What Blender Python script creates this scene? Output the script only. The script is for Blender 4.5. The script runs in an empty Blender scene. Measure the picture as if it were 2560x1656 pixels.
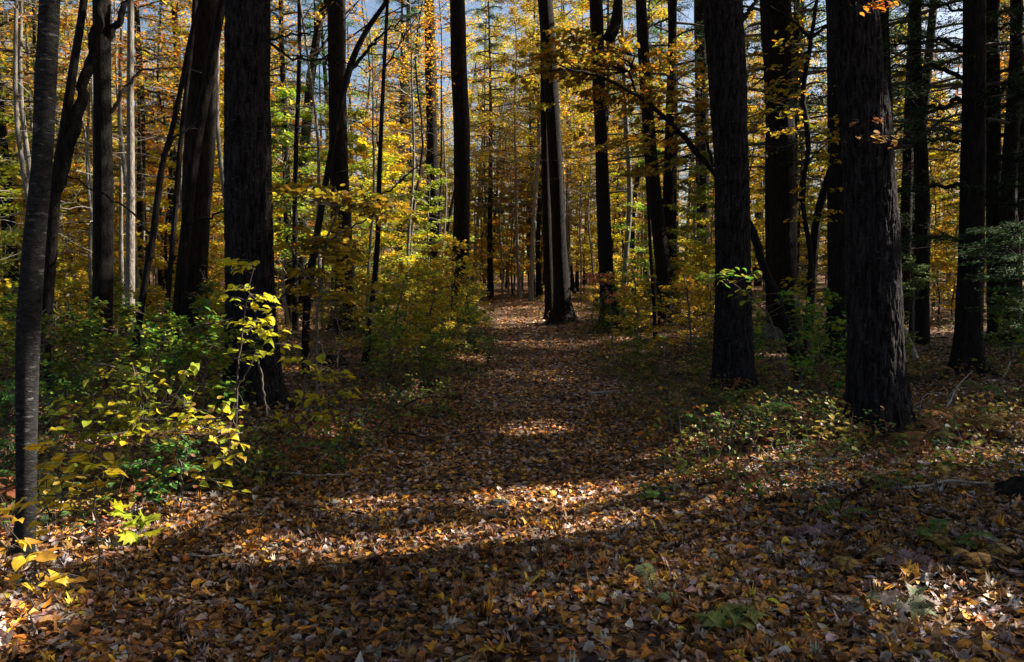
import bpy, math, random
import numpy as np
from mathutils import noise, Vector
random.seed(7); rng = np.random.default_rng(11)
S = bpy.context.scene
C = S.collection
# ------------------------------------------------------------------ camera, sky, sun
FPX, CAMH, HOR = 780.0, 1.54, 272.0
TH = math.atan((331-HOR)/FPX)
cam = bpy.data.cameras.new('camera'); co = bpy.data.objects.new('camera', cam); C.objects.link(co)
cam.sensor_width = 36; cam.lens = FPX/1024*36; cam.clip_end = 2000; cam.clip_start = .05
co.location = (0, 0, CAMH); co.rotation_euler = (math.pi/2-TH, 0, 0)
S.camera = co
AZ, EL = math.radians(74), math.radians(34)          # clockwise from straight ahead (+Y), up
sd = Vector((math.sin(AZ)*math.cos(EL), math.cos(AZ)*math.cos(EL), math.sin(EL)))
w = bpy.data.worlds.new('World'); S.world = w; w.use_nodes = True
nt = w.node_tree; nt.nodes.clear()
sky = nt.nodes.new('ShaderNodeTexSky'); sky.sky_type = 'NISHITA'; sky.sun_disc = False
sky.sun_elevation = EL; sky.sun_rotation = AZ; sky.air_density = 1.0; sky.dust_density = 3.0; sky.ozone_density = 2.0
bg = nt.nodes.new('ShaderNodeBackground'); bg.inputs[1].default_value = .050
wo = nt.nodes.new('ShaderNodeOutputWorld'); nt.links.new(sky.outputs[0], bg.inputs[0]); nt.links.new(bg.outputs[0], wo.inputs[0])
sl = bpy.data.lights.new('sun', 'SUN'); sl.energy = 5.0; sl.angle = math.radians(.5); sl.color = (1, .92, .80)
so = bpy.data.objects.new('sun', sl); C.objects.link(so); so.location = (0, 0, 30)
so.rotation_euler = (-sd).to_track_quat('-Z', 'Y').to_euler()
S.view_settings.view_transform = 'Standard'; S.view_settings.look = 'None'
S.view_settings.exposure = 1.95; S.view_settings.gamma = 1
S.cycles.max_bounces = 6; S.cycles.transparent_max_bounces = 4; S.cycles.use_denoising = True

# ------------------------------------------------------------------ picture <-> place (2381-wide picture units)
K = 1024/2381.0
def ray(X, Y):
    a = (X*K-512)/FPX; b = (331-Y*K)/FPX
    return np.array((a, math.cos(TH)+b*math.sin(TH), -math.sin(TH)+b*math.cos(TH)))
def P(X, Y, d):
    r = ray(X, Y); return np.array((0, 0, CAMH)) + r*(d/r[1])
def G(X, Y):
    r = ray(X, Y); return np.array((0, 0, CAMH)) + r*(CAMH/-r[2])
def proj(p):
    x = p[..., 0]; y = p[..., 1]; z = p[..., 2]-CAMH
    f = y*math.cos(TH)-z*math.sin(TH); u = y*math.sin(TH)+z*math.cos(TH)
    f = np.where(f < .05, .05, f)
    return (512+FPX*x/f)/K, (331-FPX*u/f)/K
def pxw(wd, d): return wd*K*d/FPX
PY = [-5, 0, 4.5, 7.6, 12, 16.7, 22, 26, 34, 50, 100]; PX = [-.6, -.6, -.35, .25, .55, .68, .5, .1, -1.2, -4, -10]
def xpath(y): return np.interp(y, PY, PX)
def gz(x, y):
    x = np.asarray(x, float); y = np.asarray(y, float)
    t = np.clip((np.abs(x-xpath(y))-.5)/2.2, 0, 1); t = t*t*(3-2*t)
    far = np.clip((y-28)/60, 0, 1)
    return .15*t - .09 + .03*np.sin(x*1.3+y*.7)*t + .05*np.sin(x*.41+1.)*np.sin(y*.33+.5)*t + far*1.2 + .25*np.clip((np.abs(x)-6)/20, 0, 1)

# ------------------------------------------------------------------ where sun reaches the floor between the crowns
LIT = [([(950,1120),(1150,1108),(1400,1088),(1500,1060)], 3, .5),
 ([(1120,1128),(1280,1144),(1420,1134),(1500,1102)], 12, 1),
 ([(540,1275),(700,1262),(860,1258),(1000,1242),(1200,1222),(1330,1214),(1460,1195),(1520,1180)], 18, 1),
 ([(1180,1400),(1320,1372),(1450,1345),(1600,1290),(1690,1245)], 6, .8),
 ([(1600,1170),(1750,1162),(1960,1138)], 12, .9),
 ([(2080,1105),(2250,1108),(2400,1060)], 13, .95),
 ([(2130,975),(2300,1000),(2400,1030)], 18, .8),
 ([(0,1440),(300,1385),(560,1400),(800,1392)], 3, .3),
 ([(380,1355),(600,1335)], 16, .8),
 ([(880,852),(1000,836),(1150,828)], 7, 1), ([(1160,860),(1350,865)], 9, 1),
 ([(1110,722),(1270,760)], 22, 1), ([(1400,812),(1700,785)], 16, .9), ([(640,800),(760,800)], 8, 1),
 ([(1020,1052),(1200,1050),(1470,1028)], 9, .6),
 ([(1500,900),(1650,960),(1600,1040)], 10, .4), ([(1760,1010),(1700,1060)], 12, .9)]
sx, sy = sd.x/sd.z, sd.y/sd.z
LITW = []                                             # floor spots under raised sunlit leaves: x, y, radius
def sunspot(p, r): LITW.append((p[0]-p[2]*sx, p[1]-p[2]*sy, r))
for X, Y, d, r in [(470,950,4.8,.30),(520,1000,4.8,.22),(420,1050,4.9,.30),(330,1080,5.,.22),(500,1110,4.8,.2),(290,1200,4.2,.14),
                   (100,1330,3.3,.2),(30,1280,3.3,.14),(65,1240,4.,.12),(300,960,5,.16),(700,480,8,.3),(830,480,9,.3),
                   (590,700,7,.25),(600,770,7,.25),(660,850,7.2,.2),(1690,650,8.6,.25),(310,400,12,.4),(310,530,12,.4),
                   (2300,560,7,.5),(2230,860,7.6,.15),(2110,480,6.5,.25),(2100,1490,3.3,.14),(210,1020,4.2,.15),(780,1010,7,.15)]:
    sunspot(P(X, Y, d), r)
for X, Y, d, r in [(1480,190,10.3,.2),(1380,140,10.1,.2),(1300,200,10.,.2),(1450,330,10.6,.15),(2120,620,14,.6),(2300,590,8,.4),(2010,10,6.4,.15),(2010,320,6.4,.15),(1000,650,12,.5),(900,470,8,.3),(1840,280,11,.3)]: sunspot(P(X, Y, d), r)
for Y in range(0, 760, 40): sunspot(P(303, Y, 13), .35)
for Y in range(900, 1380, 40): sunspot(P(68, Y, 4.), .06)
for Y in range(760, 980, 40): sunspot(P(400, Y, 9.6), .12)
def lit(p):
    """chance that the sun's path through point p is open"""
    g = np.stack([p[:, 0]-p[:, 2]*sx, p[:, 1]-p[:, 2]*sy, np.zeros(len(p))], 1)
    X, Y = proj(g); o = np.zeros(len(p))
    ok = g[:, 1] > 1.5
    for pts, h, a in LIT:
        xs = np.array([q[0] for q in pts]); ys = np.array([q[1] for q in pts])
        wob = 1+.25*np.sin(X*.03)+.2*np.sin(X*.011+2)
        m = ok & (X > xs[0]) & (X < xs[-1]) if xs[0] < xs[-1] else ok & (X > xs[-1]) & (X < xs[0])
        yc = np.interp(X, xs, ys) if xs[0] < xs[-1] else np.interp(X, xs[::-1], ys[::-1])
        gr = .125*FPX*CAMH/np.maximum(g[:, 1], 2)**2/K
        o = np.maximum(o, np.where(m & (np.abs(Y-yc) < h*wob+gr), a, 0))
    for x, y, r in LITW:
        o = np.maximum(o, ((g[:, 0]-x)**2+(g[:, 1]-y)**2 < (r+.15)**2)*1.0)
    far = np.clip((g[:, 1]-13)/5, 0, 1)*.8
    far = np.maximum(far, .85*((g[:, 0] < -(.66*g[:, 1]+.5)) & (g[:, 1] > 7)))
    return np.maximum(o, far)

# ------------------------------------------------------------------ materials
def nodes(name):
    m = bpy.data.materials.new(name); m.use_nodes = True; n = m.node_tree; n.nodes.clear()
    return m, n, n.nodes.new, n.links.new
def leaf_mat(name, trans=.45, rough=.5, spec=.4, vary=.15, vein=0.0):
    m, n, N, L = nodes(name)
    out = N('ShaderNodeOutputMaterial'); mix = N('ShaderNodeMixShader'); mix.inputs[0].default_value = trans
    p = N('ShaderNodeBsdfPrincipled'); t = N('ShaderNodeBsdfTranslucent')
    a = N('ShaderNodeAttribute'); a.attribute_name = 'Col'
    h = N('ShaderNodeHueSaturation'); oi = N('ShaderNodeObjectInfo')
    mr = N('ShaderNodeMapRange'); mr.inputs[3].default_value = .5-.03*vary/.15; mr.inputs[4].default_value = .5+.02*vary/.15
    mv = N('ShaderNodeMapRange'); mv.inputs[3].default_value = 1-vary; mv.inputs[4].default_value = 1+vary
    L(oi.outputs['Random'], mr.inputs[0]); L(oi.outputs['Random'], mv.inputs[0])
    no = N('ShaderNodeTexNoise'); no.inputs['Scale'].default_value = 45; no.inputs['Detail'].default_value = 3
    ge = N('ShaderNodeNewGeometry'); L(ge.outputs['Position'], no.inputs['Vector'])
    mn = N('ShaderNodeMapRange'); mn.inputs[1].default_value = .3; mn.inputs[2].default_value = .7; mn.inputs[3].default_value = .7; mn.inputs[4].default_value = 1.2
    mu = N('ShaderNodeMath'); mu.operation = 'MULTIPLY'
    L(no.outputs[0], mn.inputs[0]); L(mn.outputs[0], mu.inputs[0]); L(mv.outputs[0], mu.inputs[1])
    L(mr.outputs[0], h.inputs['Hue']); L(mu.outputs[0], h.inputs['Value']); L(a.outputs['Color'], h.inputs['Color'])
    L(h.outputs[0], p.inputs['Base Color']); L(h.outputs[0], t.inputs['Color'])
    p.inputs['Roughness'].default_value = rough; p.inputs['Specular IOR Level'].default_value = spec
    L(p.outputs[0], mix.inputs[1]); L(t.outputs[0], mix.inputs[2]); L(mix.outputs[0], out.inputs[0])
    return m
def bark_mat(name, c1, c2, scale=9., stretch=.16, bump=.7, c3=None, rough=.9):
    m, n, N, L = nodes(name)
    out = N('ShaderNodeOutputMaterial'); p = N('ShaderNodeBsdfPrincipled')
    tc = N('ShaderNodeTexCoord'); mp = N('ShaderNodeMapping'); mp.inputs['Scale'].default_value = (scale, scale, scale*stretch)
    L(tc.outputs['Object'], mp.inputs[0])
    no = N('ShaderNodeTexNoise'); no.inputs['Scale'].default_value = 1.6; no.inputs['Detail'].default_value = 8; no.inputs['Roughness'].default_value = .65; no.inputs['Distortion'].default_value = .6
    vo = N('ShaderNodeTexVoronoi'); vo.feature = 'DISTANCE_TO_EDGE'; vo.inputs['Scale'].default_value = 2.6
    L(mp.outputs[0], no.inputs['Vector'])
    vm = N('ShaderNodeVectorMath'); vm.operation = 'ADD'; L(mp.outputs[0], vm.inputs[0])
    vs = N('ShaderNodeVectorMath'); vs.operation = 'SCALE'; vs.inputs['Scale'].default_value = .8; L(no.outputs['Color'], vs.inputs[0]); L(vs.outputs[0], vm.inputs[1])
    L(vm.outputs[0], vo.inputs['Vector'])
    cr = N('ShaderNodeMix'); cr.data_type = 'RGBA'; cr.inputs[6].default_value = (*c1, 1); cr.inputs[7].default_value = (*c2, 1)
    mr = N('ShaderNodeMapRange'); mr.inputs[1].default_value = .38; mr.inputs[2].default_value = .62
    L(no.outputs[0], mr.inputs[0]); L(mr.outputs[0], cr.inputs[0])
    col = cr.outputs[2]
    if c3:                                            # lichen / pale bands
        n2 = N('ShaderNodeTexNoise'); n2.inputs['Scale'].default_value = 1.0; n2.inputs['Detail'].default_value = 6
        mp2 = N('ShaderNodeMapping'); mp2.inputs['Scale'].default_value = (16, 16, 60); L(tc.outputs['Object'], mp2.inputs[0]); L(mp2.outputs[0], n2.inputs['Vector'])
        m2 = N('ShaderNodeMapRange'); m2.inputs[1].default_value = .62; m2.inputs[2].default_value = .68; L(n2.outputs[0], m2.inputs[0])
        c = N('ShaderNodeMix'); c.data_type = 'RGBA'; L(col, c.inputs[6]); c.inputs[7].default_value = (*c3, 1); L(m2.outputs[0], c.inputs[0]); col = c.outputs[2]
    L(col, p.inputs['Base Color']); p.inputs['Roughness'].default_value = rough; p.inputs['Specular IOR Level'].default_value = .08
    ad = N('ShaderNodeMath'); ad.operation = 'ADD'; L(vo.outputs[0], ad.inputs[0]); L(no.outputs[0], ad.inputs[1])
    b = N('ShaderNodeBump'); b.inputs['Strength'].default_value = bump; b.inputs['Distance'].default_value = .03
    L(ad.outputs[0], b.inputs['Height']); L(b.outputs[0], p.inputs['Normal']); L(p.outputs[0], out.inputs[0])
    return m
def soil_mat(name, cols, scale):
    m, n, N, L = nodes(name)
    out = N('ShaderNodeOutputMaterial'); p = N('ShaderNodeBsdfPrincipled'); tc = N('ShaderNodeTexCoord')
    vo = N('ShaderNodeTexVoronoi'); vo.inputs['Scale'].default_value = scale; vo.inputs['Randomness'].default_value = 1
    no = N('ShaderNodeTexNoise'); no.inputs['Scale'].default_value = 3; no.inputs['Detail'].default_value = 6
    no2 = N('ShaderNodeTexNoise'); no2.inputs['Scale'].default_value = scale*.8
    ad = N('ShaderNodeVectorMath'); ad.operation = 'ADD'; sc = N('ShaderNodeVectorMath'); sc.operation = 'SCALE'; sc.inputs['Scale'].default_value = .06
    L(tc.outputs['Object'], no2.inputs['Vector']); L(no2.outputs['Color'], sc.inputs[0]); L(tc.outputs['Object'], ad.inputs[0]); L(sc.outputs[0], ad.inputs[1]); L(ad.outputs[0], vo.inputs['Vector'])
    L(tc.outputs['Object'], no.inputs['Vector'])
    se = N('ShaderNodeSeparateColor'); L(vo.outputs['Color'], se.inputs[0])
    r = N('ShaderNodeValToRGB'); r.color_ramp.interpolation = 'CONSTANT'
    while len(r.color_ramp.elements) < len(cols): r.color_ramp.elements.new(.5)
    for i, c in enumerate(cols):
        r.color_ramp.elements[i].position = i/len(cols); r.color_ramp.elements[i].color = (*c, 1)
    L(se.outputs[0], r.inputs[0])
    mx = N('ShaderNodeMix'); mx.data_type = 'RGBA'; mx.inputs[7].default_value = (.03, .018, .01, 1); L(r.outputs[0], mx.inputs[6])
    mr = N('ShaderNodeMapRange'); mr.inputs[1].default_value = .45; mr.inputs[2].default_value = .65; mr.inputs[4].default_value = .7; L(no.outputs[0], mr.inputs[0]); L(mr.outputs[0], mx.inputs[0])
    L(mx.outputs[2], p.inputs['Base Color']); p.inputs['Roughness'].default_value = .8; p.inputs['Specular IOR Level'].default_value = .2
    b = N('ShaderNodeBump'); b.inputs['Distance'].default_value = .04; b.inputs['Strength'].default_value = .8
    L(se.outputs[1], b.inputs['Height']); L(b.outputs[0], p.inputs['Normal']); L(p.outputs[0], out.inputs[0])
    return m
M_leaf = leaf_mat('autumn_leaf', .5, .5, .35)
M_needle = leaf_mat('hemlock_needle', .25, .75, .08)
M_litter = leaf_mat('fallen_leaf', .12, .5, .28, 0)
M_green = leaf_mat('green_leaf', .4, .5, .22)
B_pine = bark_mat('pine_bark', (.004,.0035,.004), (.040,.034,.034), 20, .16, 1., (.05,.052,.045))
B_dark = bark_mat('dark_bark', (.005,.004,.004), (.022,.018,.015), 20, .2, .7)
B_grey = bark_mat('grey_bark', (.09,.08,.068), (.21,.185,.155), 12, .35, .6, (.28,.27,.24))
B_birch = bark_mat('smooth_bark', (.010,.010,.010), (.03,.028,.027), 14, 2.4, .5, (.09,.09,.085))
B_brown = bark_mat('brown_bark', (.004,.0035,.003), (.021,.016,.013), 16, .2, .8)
B_dead = bark_mat('dead_wood', (.2,.17,.14), (.42,.38,.33), 20, .3, .4)
B_twig = bark_mat('twig_bark', (.05,.04,.032), (.14,.11,.09), 30, .4, .3)
M_soil = soil_mat('forest_floor', [(.10,.045,.02),(.045,.022,.012),(.2,.09,.03),(.14,.08,.05),(.3,.15,.04),(.07,.035,.02)], 11)
M_trail = soil_mat('trail_floor', [(.09,.045,.025),(.05,.027,.017),(.16,.08,.035),(.13,.085,.06),(.2,.1,.035)], 14)
M_rock = bark_mat('rock_grey', (.06,.06,.055), (.15,.145,.13), 8, 1, .6, (.08,.11,.04))

# ------------------------------------------------------------------ mesh building
class MB:
    def __init__(s): s.v = []; s.f = []; s.n = 0; s.c = []; s.m = []
    def add(s, v, faces, col=(.1,.1,.1), mat=0):
        v = np.asarray(v, np.float32).reshape(-1, 3)
        faces = np.asarray(faces, np.int32)
        s.v.append(v); s.f.append(faces+s.n); s.n += len(v)
        c = np.asarray(col, np.float32)
        if c.ndim == 1: c = np.tile(c, (len(v), 1))
        s.c.append(c); s.m.append(np.full(len(faces), mat, np.int32))
    def build(s, name, mats, parent=None, smooth=True, loc=(0,0,0), attr=True):
        me = bpy.data.meshes.new(name)
        if s.v:
            v = np.concatenate(s.v) - np.array(loc, np.float32)
            lt = np.concatenate([np.full(len(f), f.shape[1], np.int32) for f in s.f])
            li = np.concatenate([f.ravel() for f in s.f])
            me.vertices.add(len(v)); me.vertices.foreach_set('co', v.ravel())
            me.loops.add(len(li)); me.loops.foreach_set('vertex_index', li)
            me.polygons.add(len(lt)); st = np.zeros(len(lt), np.int32); st[1:] = np.cumsum(lt)[:-1]
            me.polygons.foreach_set('loop_start', st); me.polygons.foreach_set('loop_total', lt)
            me.polygons.foreach_set('material_index', np.concatenate(s.m))
            me.polygons.foreach_set('use_smooth', np.full(len(lt), smooth))
            if attr:
                a = me.color_attributes.new('Col', 'FLOAT_COLOR', 'POINT')
                c = np.concatenate(s.c); a.data.foreach_set('color', np.concatenate([c, np.ones((len(c), 1), np.float32)], 1).ravel())
            me.update(); me.validate()
        for mt in (mats if isinstance(mats, (list, tuple)) else [mats]): me.materials.append(mt)
        o = bpy.data.objects.new(name, me); C.objects.link(o)
        if parent: o.parent = parent
        elif tuple(loc) != (0,0,0): o.location = loc
        return o
def tube(mb, pts, rad, n=6, mat=0, rough=0., seed=0, cap=True):
    pts = np.asarray(pts, float); rad = np.asarray(rad, float); k = len(pts)
    t = np.gradient(pts, axis=0); t /= np.linalg.norm(t, axis=1)[:, None]+1e-9
    ref = np.array((1., .13, 0)) if abs(t[0][2]) > .6 else np.array((0, .1, 1.))
    b = np.cross(t, ref); b /= np.linalg.norm(b, axis=1)[:, None]+1e-9; c = np.cross(t, b)
    th = np.linspace(0, 2*math.pi, n, endpoint=False)
    R = np.tile(rad[:, None], (1, n))
    if rough:
        for i in range(k):
            for j in range(n):
                q = Vector((math.cos(th[j])*rad[i]*14+seed, math.sin(th[j])*rad[i]*14, pts[i][2]*1.6))
                q2 = Vector((math.cos(th[j])*1.3+seed, math.sin(th[j])*1.3, pts[i][2]*.5))
                R[i, j] *= 1+rough*noise.noise(q)*1.4+rough*.7*noise.noise(q*2.6)+.06*noise.noise(q2)
    if rough and rad[0] > .12:
        for i in range(k):
            hgt = pts[i][2]-pts[0][2]; w_ = math.exp(-hgt/.28)
            if w_ > .02:
                for j in range(n): R[i, j] *= 1+w_*(.55*max(0, noise.noise(Vector((math.cos(th[j])*1.7+seed*3, math.sin(th[j])*1.7, .3))))+.12*noise.noise(Vector((math.cos(th[j])*5+seed, math.sin(th[j])*5, hgt*3))))
    if n > 100:
        for i in range(k):
            for j in range(n):
                q = Vector((math.cos(th[j])*rad[i]*46+seed, math.sin(th[j])*rad[i]*46, pts[i][2]*7.))
                a_ = abs(noise.noise(q)); b_ = noise.noise(Vector((q.x*.5, q.y*.5, pts[i][2]*14)))
                R[i, j] += -.017*max(0, 1-a_*5)+.006*b_
    v = pts[:, None, :]+R[:, :, None]*(np.cos(th)[None, :, None]*b[:, None, :]+np.sin(th)[None, :, None]*c[:, None, :])
    i = np.arange(k-1)[:, None]*n; j = np.arange(n)[None, :]; j2 = (j+1) % n
    f = np.stack([i+j, i+j2, i+n+j2, i+n+j], -1).reshape(-1, 4)
    mb.add(v.reshape(-1, 3), f, (.1,.08,.07), mat)
def smooth_line(pts, n):
    pts = np.asarray(pts, float); k = len(pts)
    if k < 3:
        t = np.linspace(0, k-1, n); return np.stack([np.interp(t, range(k), pts[:, i]) for i in range(pts.shape[1])], 1)
    s = np.r_[0, np.cumsum(np.linalg.norm(np.diff(pts[:, :3], axis=0), axis=1))]; u = np.linspace(0, s[-1], n); out = []
    tg = np.empty_like(pts); tg[0] = (pts[1]-pts[0])/(s[1]+1e-9); tg[-1] = (pts[-1]-pts[-2])/(s[-1]-s[-2]+1e-9)
    tg[1:-1] = (pts[2:]-pts[:-2])/(s[2:]-s[:-2]+1e-9)[:, None]
    for x in u:
        i = min(max(np.searchsorted(s, x)-1, 0), k-2); hh = s[i+1]-s[i]+1e-9; t = (x-s[i])/hh
        out.append((2*t**3-3*t*t+1)*pts[i]+(t**3-2*t*t+t)*hh*tg[i]+(3*t*t-2*t**3)*pts[i+1]+(t**3-t*t)*hh*tg[i+1])
    return np.array(out)
# leaf outlines: length along x (0..1), width along y, z = fold
def T_oval(wd=.32):
    v = [(0,0,0)]; f = []
    for t, q in ((.22,.8),(.5,1),(.78,.62)): v += [(t,0,0),(t,wd*q,.07*q),(t,-wd*q,.07*q)]
    v.append((1.05,0,-.05))
    f = [(0,1,2),(0,3,1),(1,4,2),(2,4,5),(1,3,4),(3,6,4),(4,7,5),(5,7,8),(4,6,7),(6,9,7),(7,10,8),(7,9,10)]
    return np.array(v, float), np.array(f)
def T_far(wd=.33): return np.array([(0,0,0),(.5,wd,.06),(1,0,0),(.5,-wd,.06)], float), np.array([(0,2,1),(0,3,2)])
def T_maple():
    ol = [(.0,0),(.12,-.1),(-.08,-.34),(.15,-.3),(.22,-.55),(.35,-.36),(.5,-.56),(.56,-.3),(.72,-.3),(.68,-.14),(1.05,0)]
    ol = ol + [(x, -y) for x, y in ol[-2:0:-1]]
    v = [(.36,0,.05)]+[(x, y, -.08*abs(y)) for x, y in ol]; n = len(ol)
    return np.array(v, float), np.array([(0, 1+i, 1+(i+1) % n) for i in range(n)])
def T_oak():
    ol = [(0,0),(.2,-.1),(.28,-.26),(.38,-.12),(.52,-.32),(.6,-.14),(.78,-.24),(.84,-.1),(1,0)]
    ol = ol+[(x,-y) for x, y in ol[-2:0:-1]]
    v = [(.45,0,.03)]+[(x,y,-.05*abs(y)) for x, y in ol]; n = len(ol)
    return np.array(v, float), np.array([(0, 1+i, 1+(i+1) % n) for i in range(n)])
TO, TF, TM, TK = T_oval(), T_far(), T_maple(), T_oak()
TN = T_far(.14); TR = T_oval(.36)
def leaves(mb, pos, size, tmpl, cols, mat=0, tilt=.35, droop=-.25, curl=.0, yaw=None, center=True, ts=.3):
    pos = np.asarray(pos, float); n = len(pos)
    if n == 0: return
    tv, tf = tmpl; k = len(tv)
    phi = rng.uniform(0, 2*math.pi, n) if yaw is None else yaw+rng.normal(0, .45, n)
    tau = rng.normal(droop, ts, n)
    a = np.stack([np.cos(phi)*np.cos(tau), np.sin(phi)*np.cos(tau), np.sin(tau)], 1)
    nn = np.stack([rng.normal(0, tilt, n), rng.normal(0, tilt, n), np.ones(n)], 1)
    nn -= a*(nn*a).sum(1)[:, None]; nn /= np.linalg.norm(nn, axis=1)[:, None]; b = np.cross(nn, a)
    s = (size*rng.uniform(.65, 1.25, n))[:, None, None]
    L = np.tile(tv[None], (n, 1, 1))
    if center: L[:, :, 0] -= .5
    if curl:
        c1 = rng.normal(0, curl, n)[:, None]; c2 = rng.normal(curl*.4, curl, n)[:, None]; tw = rng.normal(0, curl, n)[:, None]
        L[:, :, 2] += c1*L[:, :, 0]**2*2+c2*L[:, :, 1]**2*4+tw*L[:, :, 0]*L[:, :, 1]*2
    v = pos[:, None, :]+s*(L[:, :, 0:1]*a[:, None]+L[:, :, 1:2]*b[:, None]+L[:, :, 2:3]*nn[:, None])
    f = (tf[None]+(np.arange(n)*k)[:, None, None]).reshape(-1, tf.shape[1])
    mb.add(v.reshape(-1, 3), f, np.repeat(cols, k, 0), mat)
def pal(n, cs, wts=None, j=.18):
    cs = np.array(cs, float); i = rng.choice(len(cs), n, p=wts); c = cs[i]*rng.uniform(1-j, 1+j, (n, 1))*rng.uniform(1-j*.4, 1+j*.4, (n, 3))
    return np.clip(c, 0, .95)
YEL = [(.74,.50,.02),(.62,.46,.02),(.50,.44,.03),(.74,.42,.02)]
OLV = [(.44,.36,.02),(.34,.32,.02),(.26,.28,.02),(.46,.31,.02)]
GLD = [(.75,.42,.03),(.72,.33,.02),(.65,.45,.03),(.55,.27,.02)]
ORG = [(.65,.2,.02),(.6,.13,.02),(.7,.3,.02)]
GRN = [(.06,.16,.03),(.1,.22,.03),(.05,.11,.03)]
YGR = [(.3,.4,.03),(.45,.42,.03),(.2,.32,.03)]
HEM = [(.022,.05,.022),(.035,.075,.03),(.05,.09,.03)]
BRT = [(.08,.24,.04),(.14,.30,.05),(.05,.16,.04)]

def empty(name, loc, label, cat, group=None):
    o = bpy.data.objects.new(name, None); C.objects.link(o); o.location = loc; o.empty_display_size = .3
    o['label'] = label; o['category'] = cat
    if group: o['group'] = group
    return o
def under(root, mb, name, mats, smooth=True): return mb.build(name, mats, root, smooth, tuple(root.location))

# ------------------------------------------------------------------ ground
def sheet(name, xs, ys, mat, dz=0.):
    X, Y = np.meshgrid(xs, ys); Z = gz(X, Y)+dz
    mb = MB(); n = len(xs); i = np.arange(len(ys)-1)[:, None]*n+np.arange(n-1)[None]
    f = np.stack([i, i+1, i+n+1, i+n], -1).reshape(-1, 4)
    mb.add(np.stack([X, Y, Z], -1).reshape(-1, 3), f); o = mb.build(name, mat, attr=False); o['kind'] = 'structure'; return o
ax = np.r_[-400, -250, -150, -100, np.arange(-70, -14, 2.), np.arange(-14, 14, .25), np.arange(14, 72, 2.), 100, 150, 250, 400]
ay = np.r_[-60, -30, -15, -5, np.arange(0, 30, .25), np.arange(30, 100, 2.), 130, 180, 260, 400]
sheet('ground', ax, ay, M_soil)
py = np.arange(-2, 60, .25); tt = np.linspace(-1, 1, 9)
mb = MB(); hw = np.interp(py, [0, 4, 8, 17, 30, 60], [1.3, 1.2, .9, 1., 1.1, 1.2])+.12*np.sin(py*1.7)
X = xpath(py)[:, None]+hw[:, None]*tt[None]; Yv = np.repeat(py[:, None], 9, 1)
i = np.arange(len(py)-1)[:, None]*9+np.arange(8)[None]
mb.add(np.stack([X, Yv, gz(X, Yv)+.006], -1).reshape(-1, 3), np.stack([i, i+1, i+10, i+9], -1).reshape(-1, 4))
o = mb.build('trail', M_trail, attr=False); o['kind'] = 'structure'

# ------------------------------------------------------------------ fallen leaves
LC = [(.14,.065,.025),(.29,.15,.06),(.52,.25,.04),(.68,.38,.04),(.29,.21,.18),(.05,.028,.02),(.40,.34,.33),(.38,.19,.06),(.50,.16,.03)]
LW = np.array([.20,.16,.10,.04,.16,.17,.10,.09,.02]); LW /= LW.sum()
mb = MB()
def scatter(n, d0, d1, size, tmpl, curl, lift, tilt=.5):
    u = rng.uniform(0, 1, n); y = np.sqrt(d0*d0+u*(d1*d1-d0*d0)); x = rng.uniform(-.72, .72, n)*y+rng.normal(0, .2, n)
    m = np.ones(n, bool)
    clump = np.array([noise.noise(Vector((a*1.1, b*1.1, 3))) for a, b in zip(x, y)]) if n < 60000 else np.zeros(n)
    m &= rng.uniform(0, 1, n) < .8+clump*.9
    x, y, clump = x[m], y[m], clump[m]
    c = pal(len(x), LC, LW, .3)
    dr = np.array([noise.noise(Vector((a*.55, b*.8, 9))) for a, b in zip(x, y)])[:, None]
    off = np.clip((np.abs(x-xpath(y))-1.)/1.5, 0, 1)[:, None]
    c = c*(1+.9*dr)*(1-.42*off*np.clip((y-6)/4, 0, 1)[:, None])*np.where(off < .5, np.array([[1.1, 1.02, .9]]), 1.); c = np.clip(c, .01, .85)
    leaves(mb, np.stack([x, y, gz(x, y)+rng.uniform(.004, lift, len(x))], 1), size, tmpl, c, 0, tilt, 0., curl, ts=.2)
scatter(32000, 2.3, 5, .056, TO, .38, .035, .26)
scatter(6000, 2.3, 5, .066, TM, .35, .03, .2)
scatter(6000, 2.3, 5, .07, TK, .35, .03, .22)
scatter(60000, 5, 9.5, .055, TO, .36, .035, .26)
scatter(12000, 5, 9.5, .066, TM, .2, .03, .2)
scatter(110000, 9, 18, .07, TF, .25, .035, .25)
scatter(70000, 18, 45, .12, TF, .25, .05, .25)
o = mb.build('fallen_leaves', M_litter); o['kind'] = 'stuff'; o['label'] = 'brown and orange fallen leaves covering the forest floor'; o['category'] = 'leaf litter'
# pine needles and small twigs
mb = MB()
n = 14000; y = np.sqrt(rng.uniform(2.3**2, 9**2, n)); x = rng.uniform(-.72, .72, n)*y
leaves(mb, np.stack([x, y, gz(x, y)+rng.uniform(.02, .06, n)], 1), .09, T_far(.02), pal(n, [(.3,.16,.07),(.2,.09,.03),(.36,.24,.14)]), 0, .3, 0)
o = mb.build('fallen_needles', M_litter); o['kind'] = 'stuff'; o['label'] = 'dry pine needles lying among the fallen leaves'; o['category'] = 'pine needles'

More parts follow.
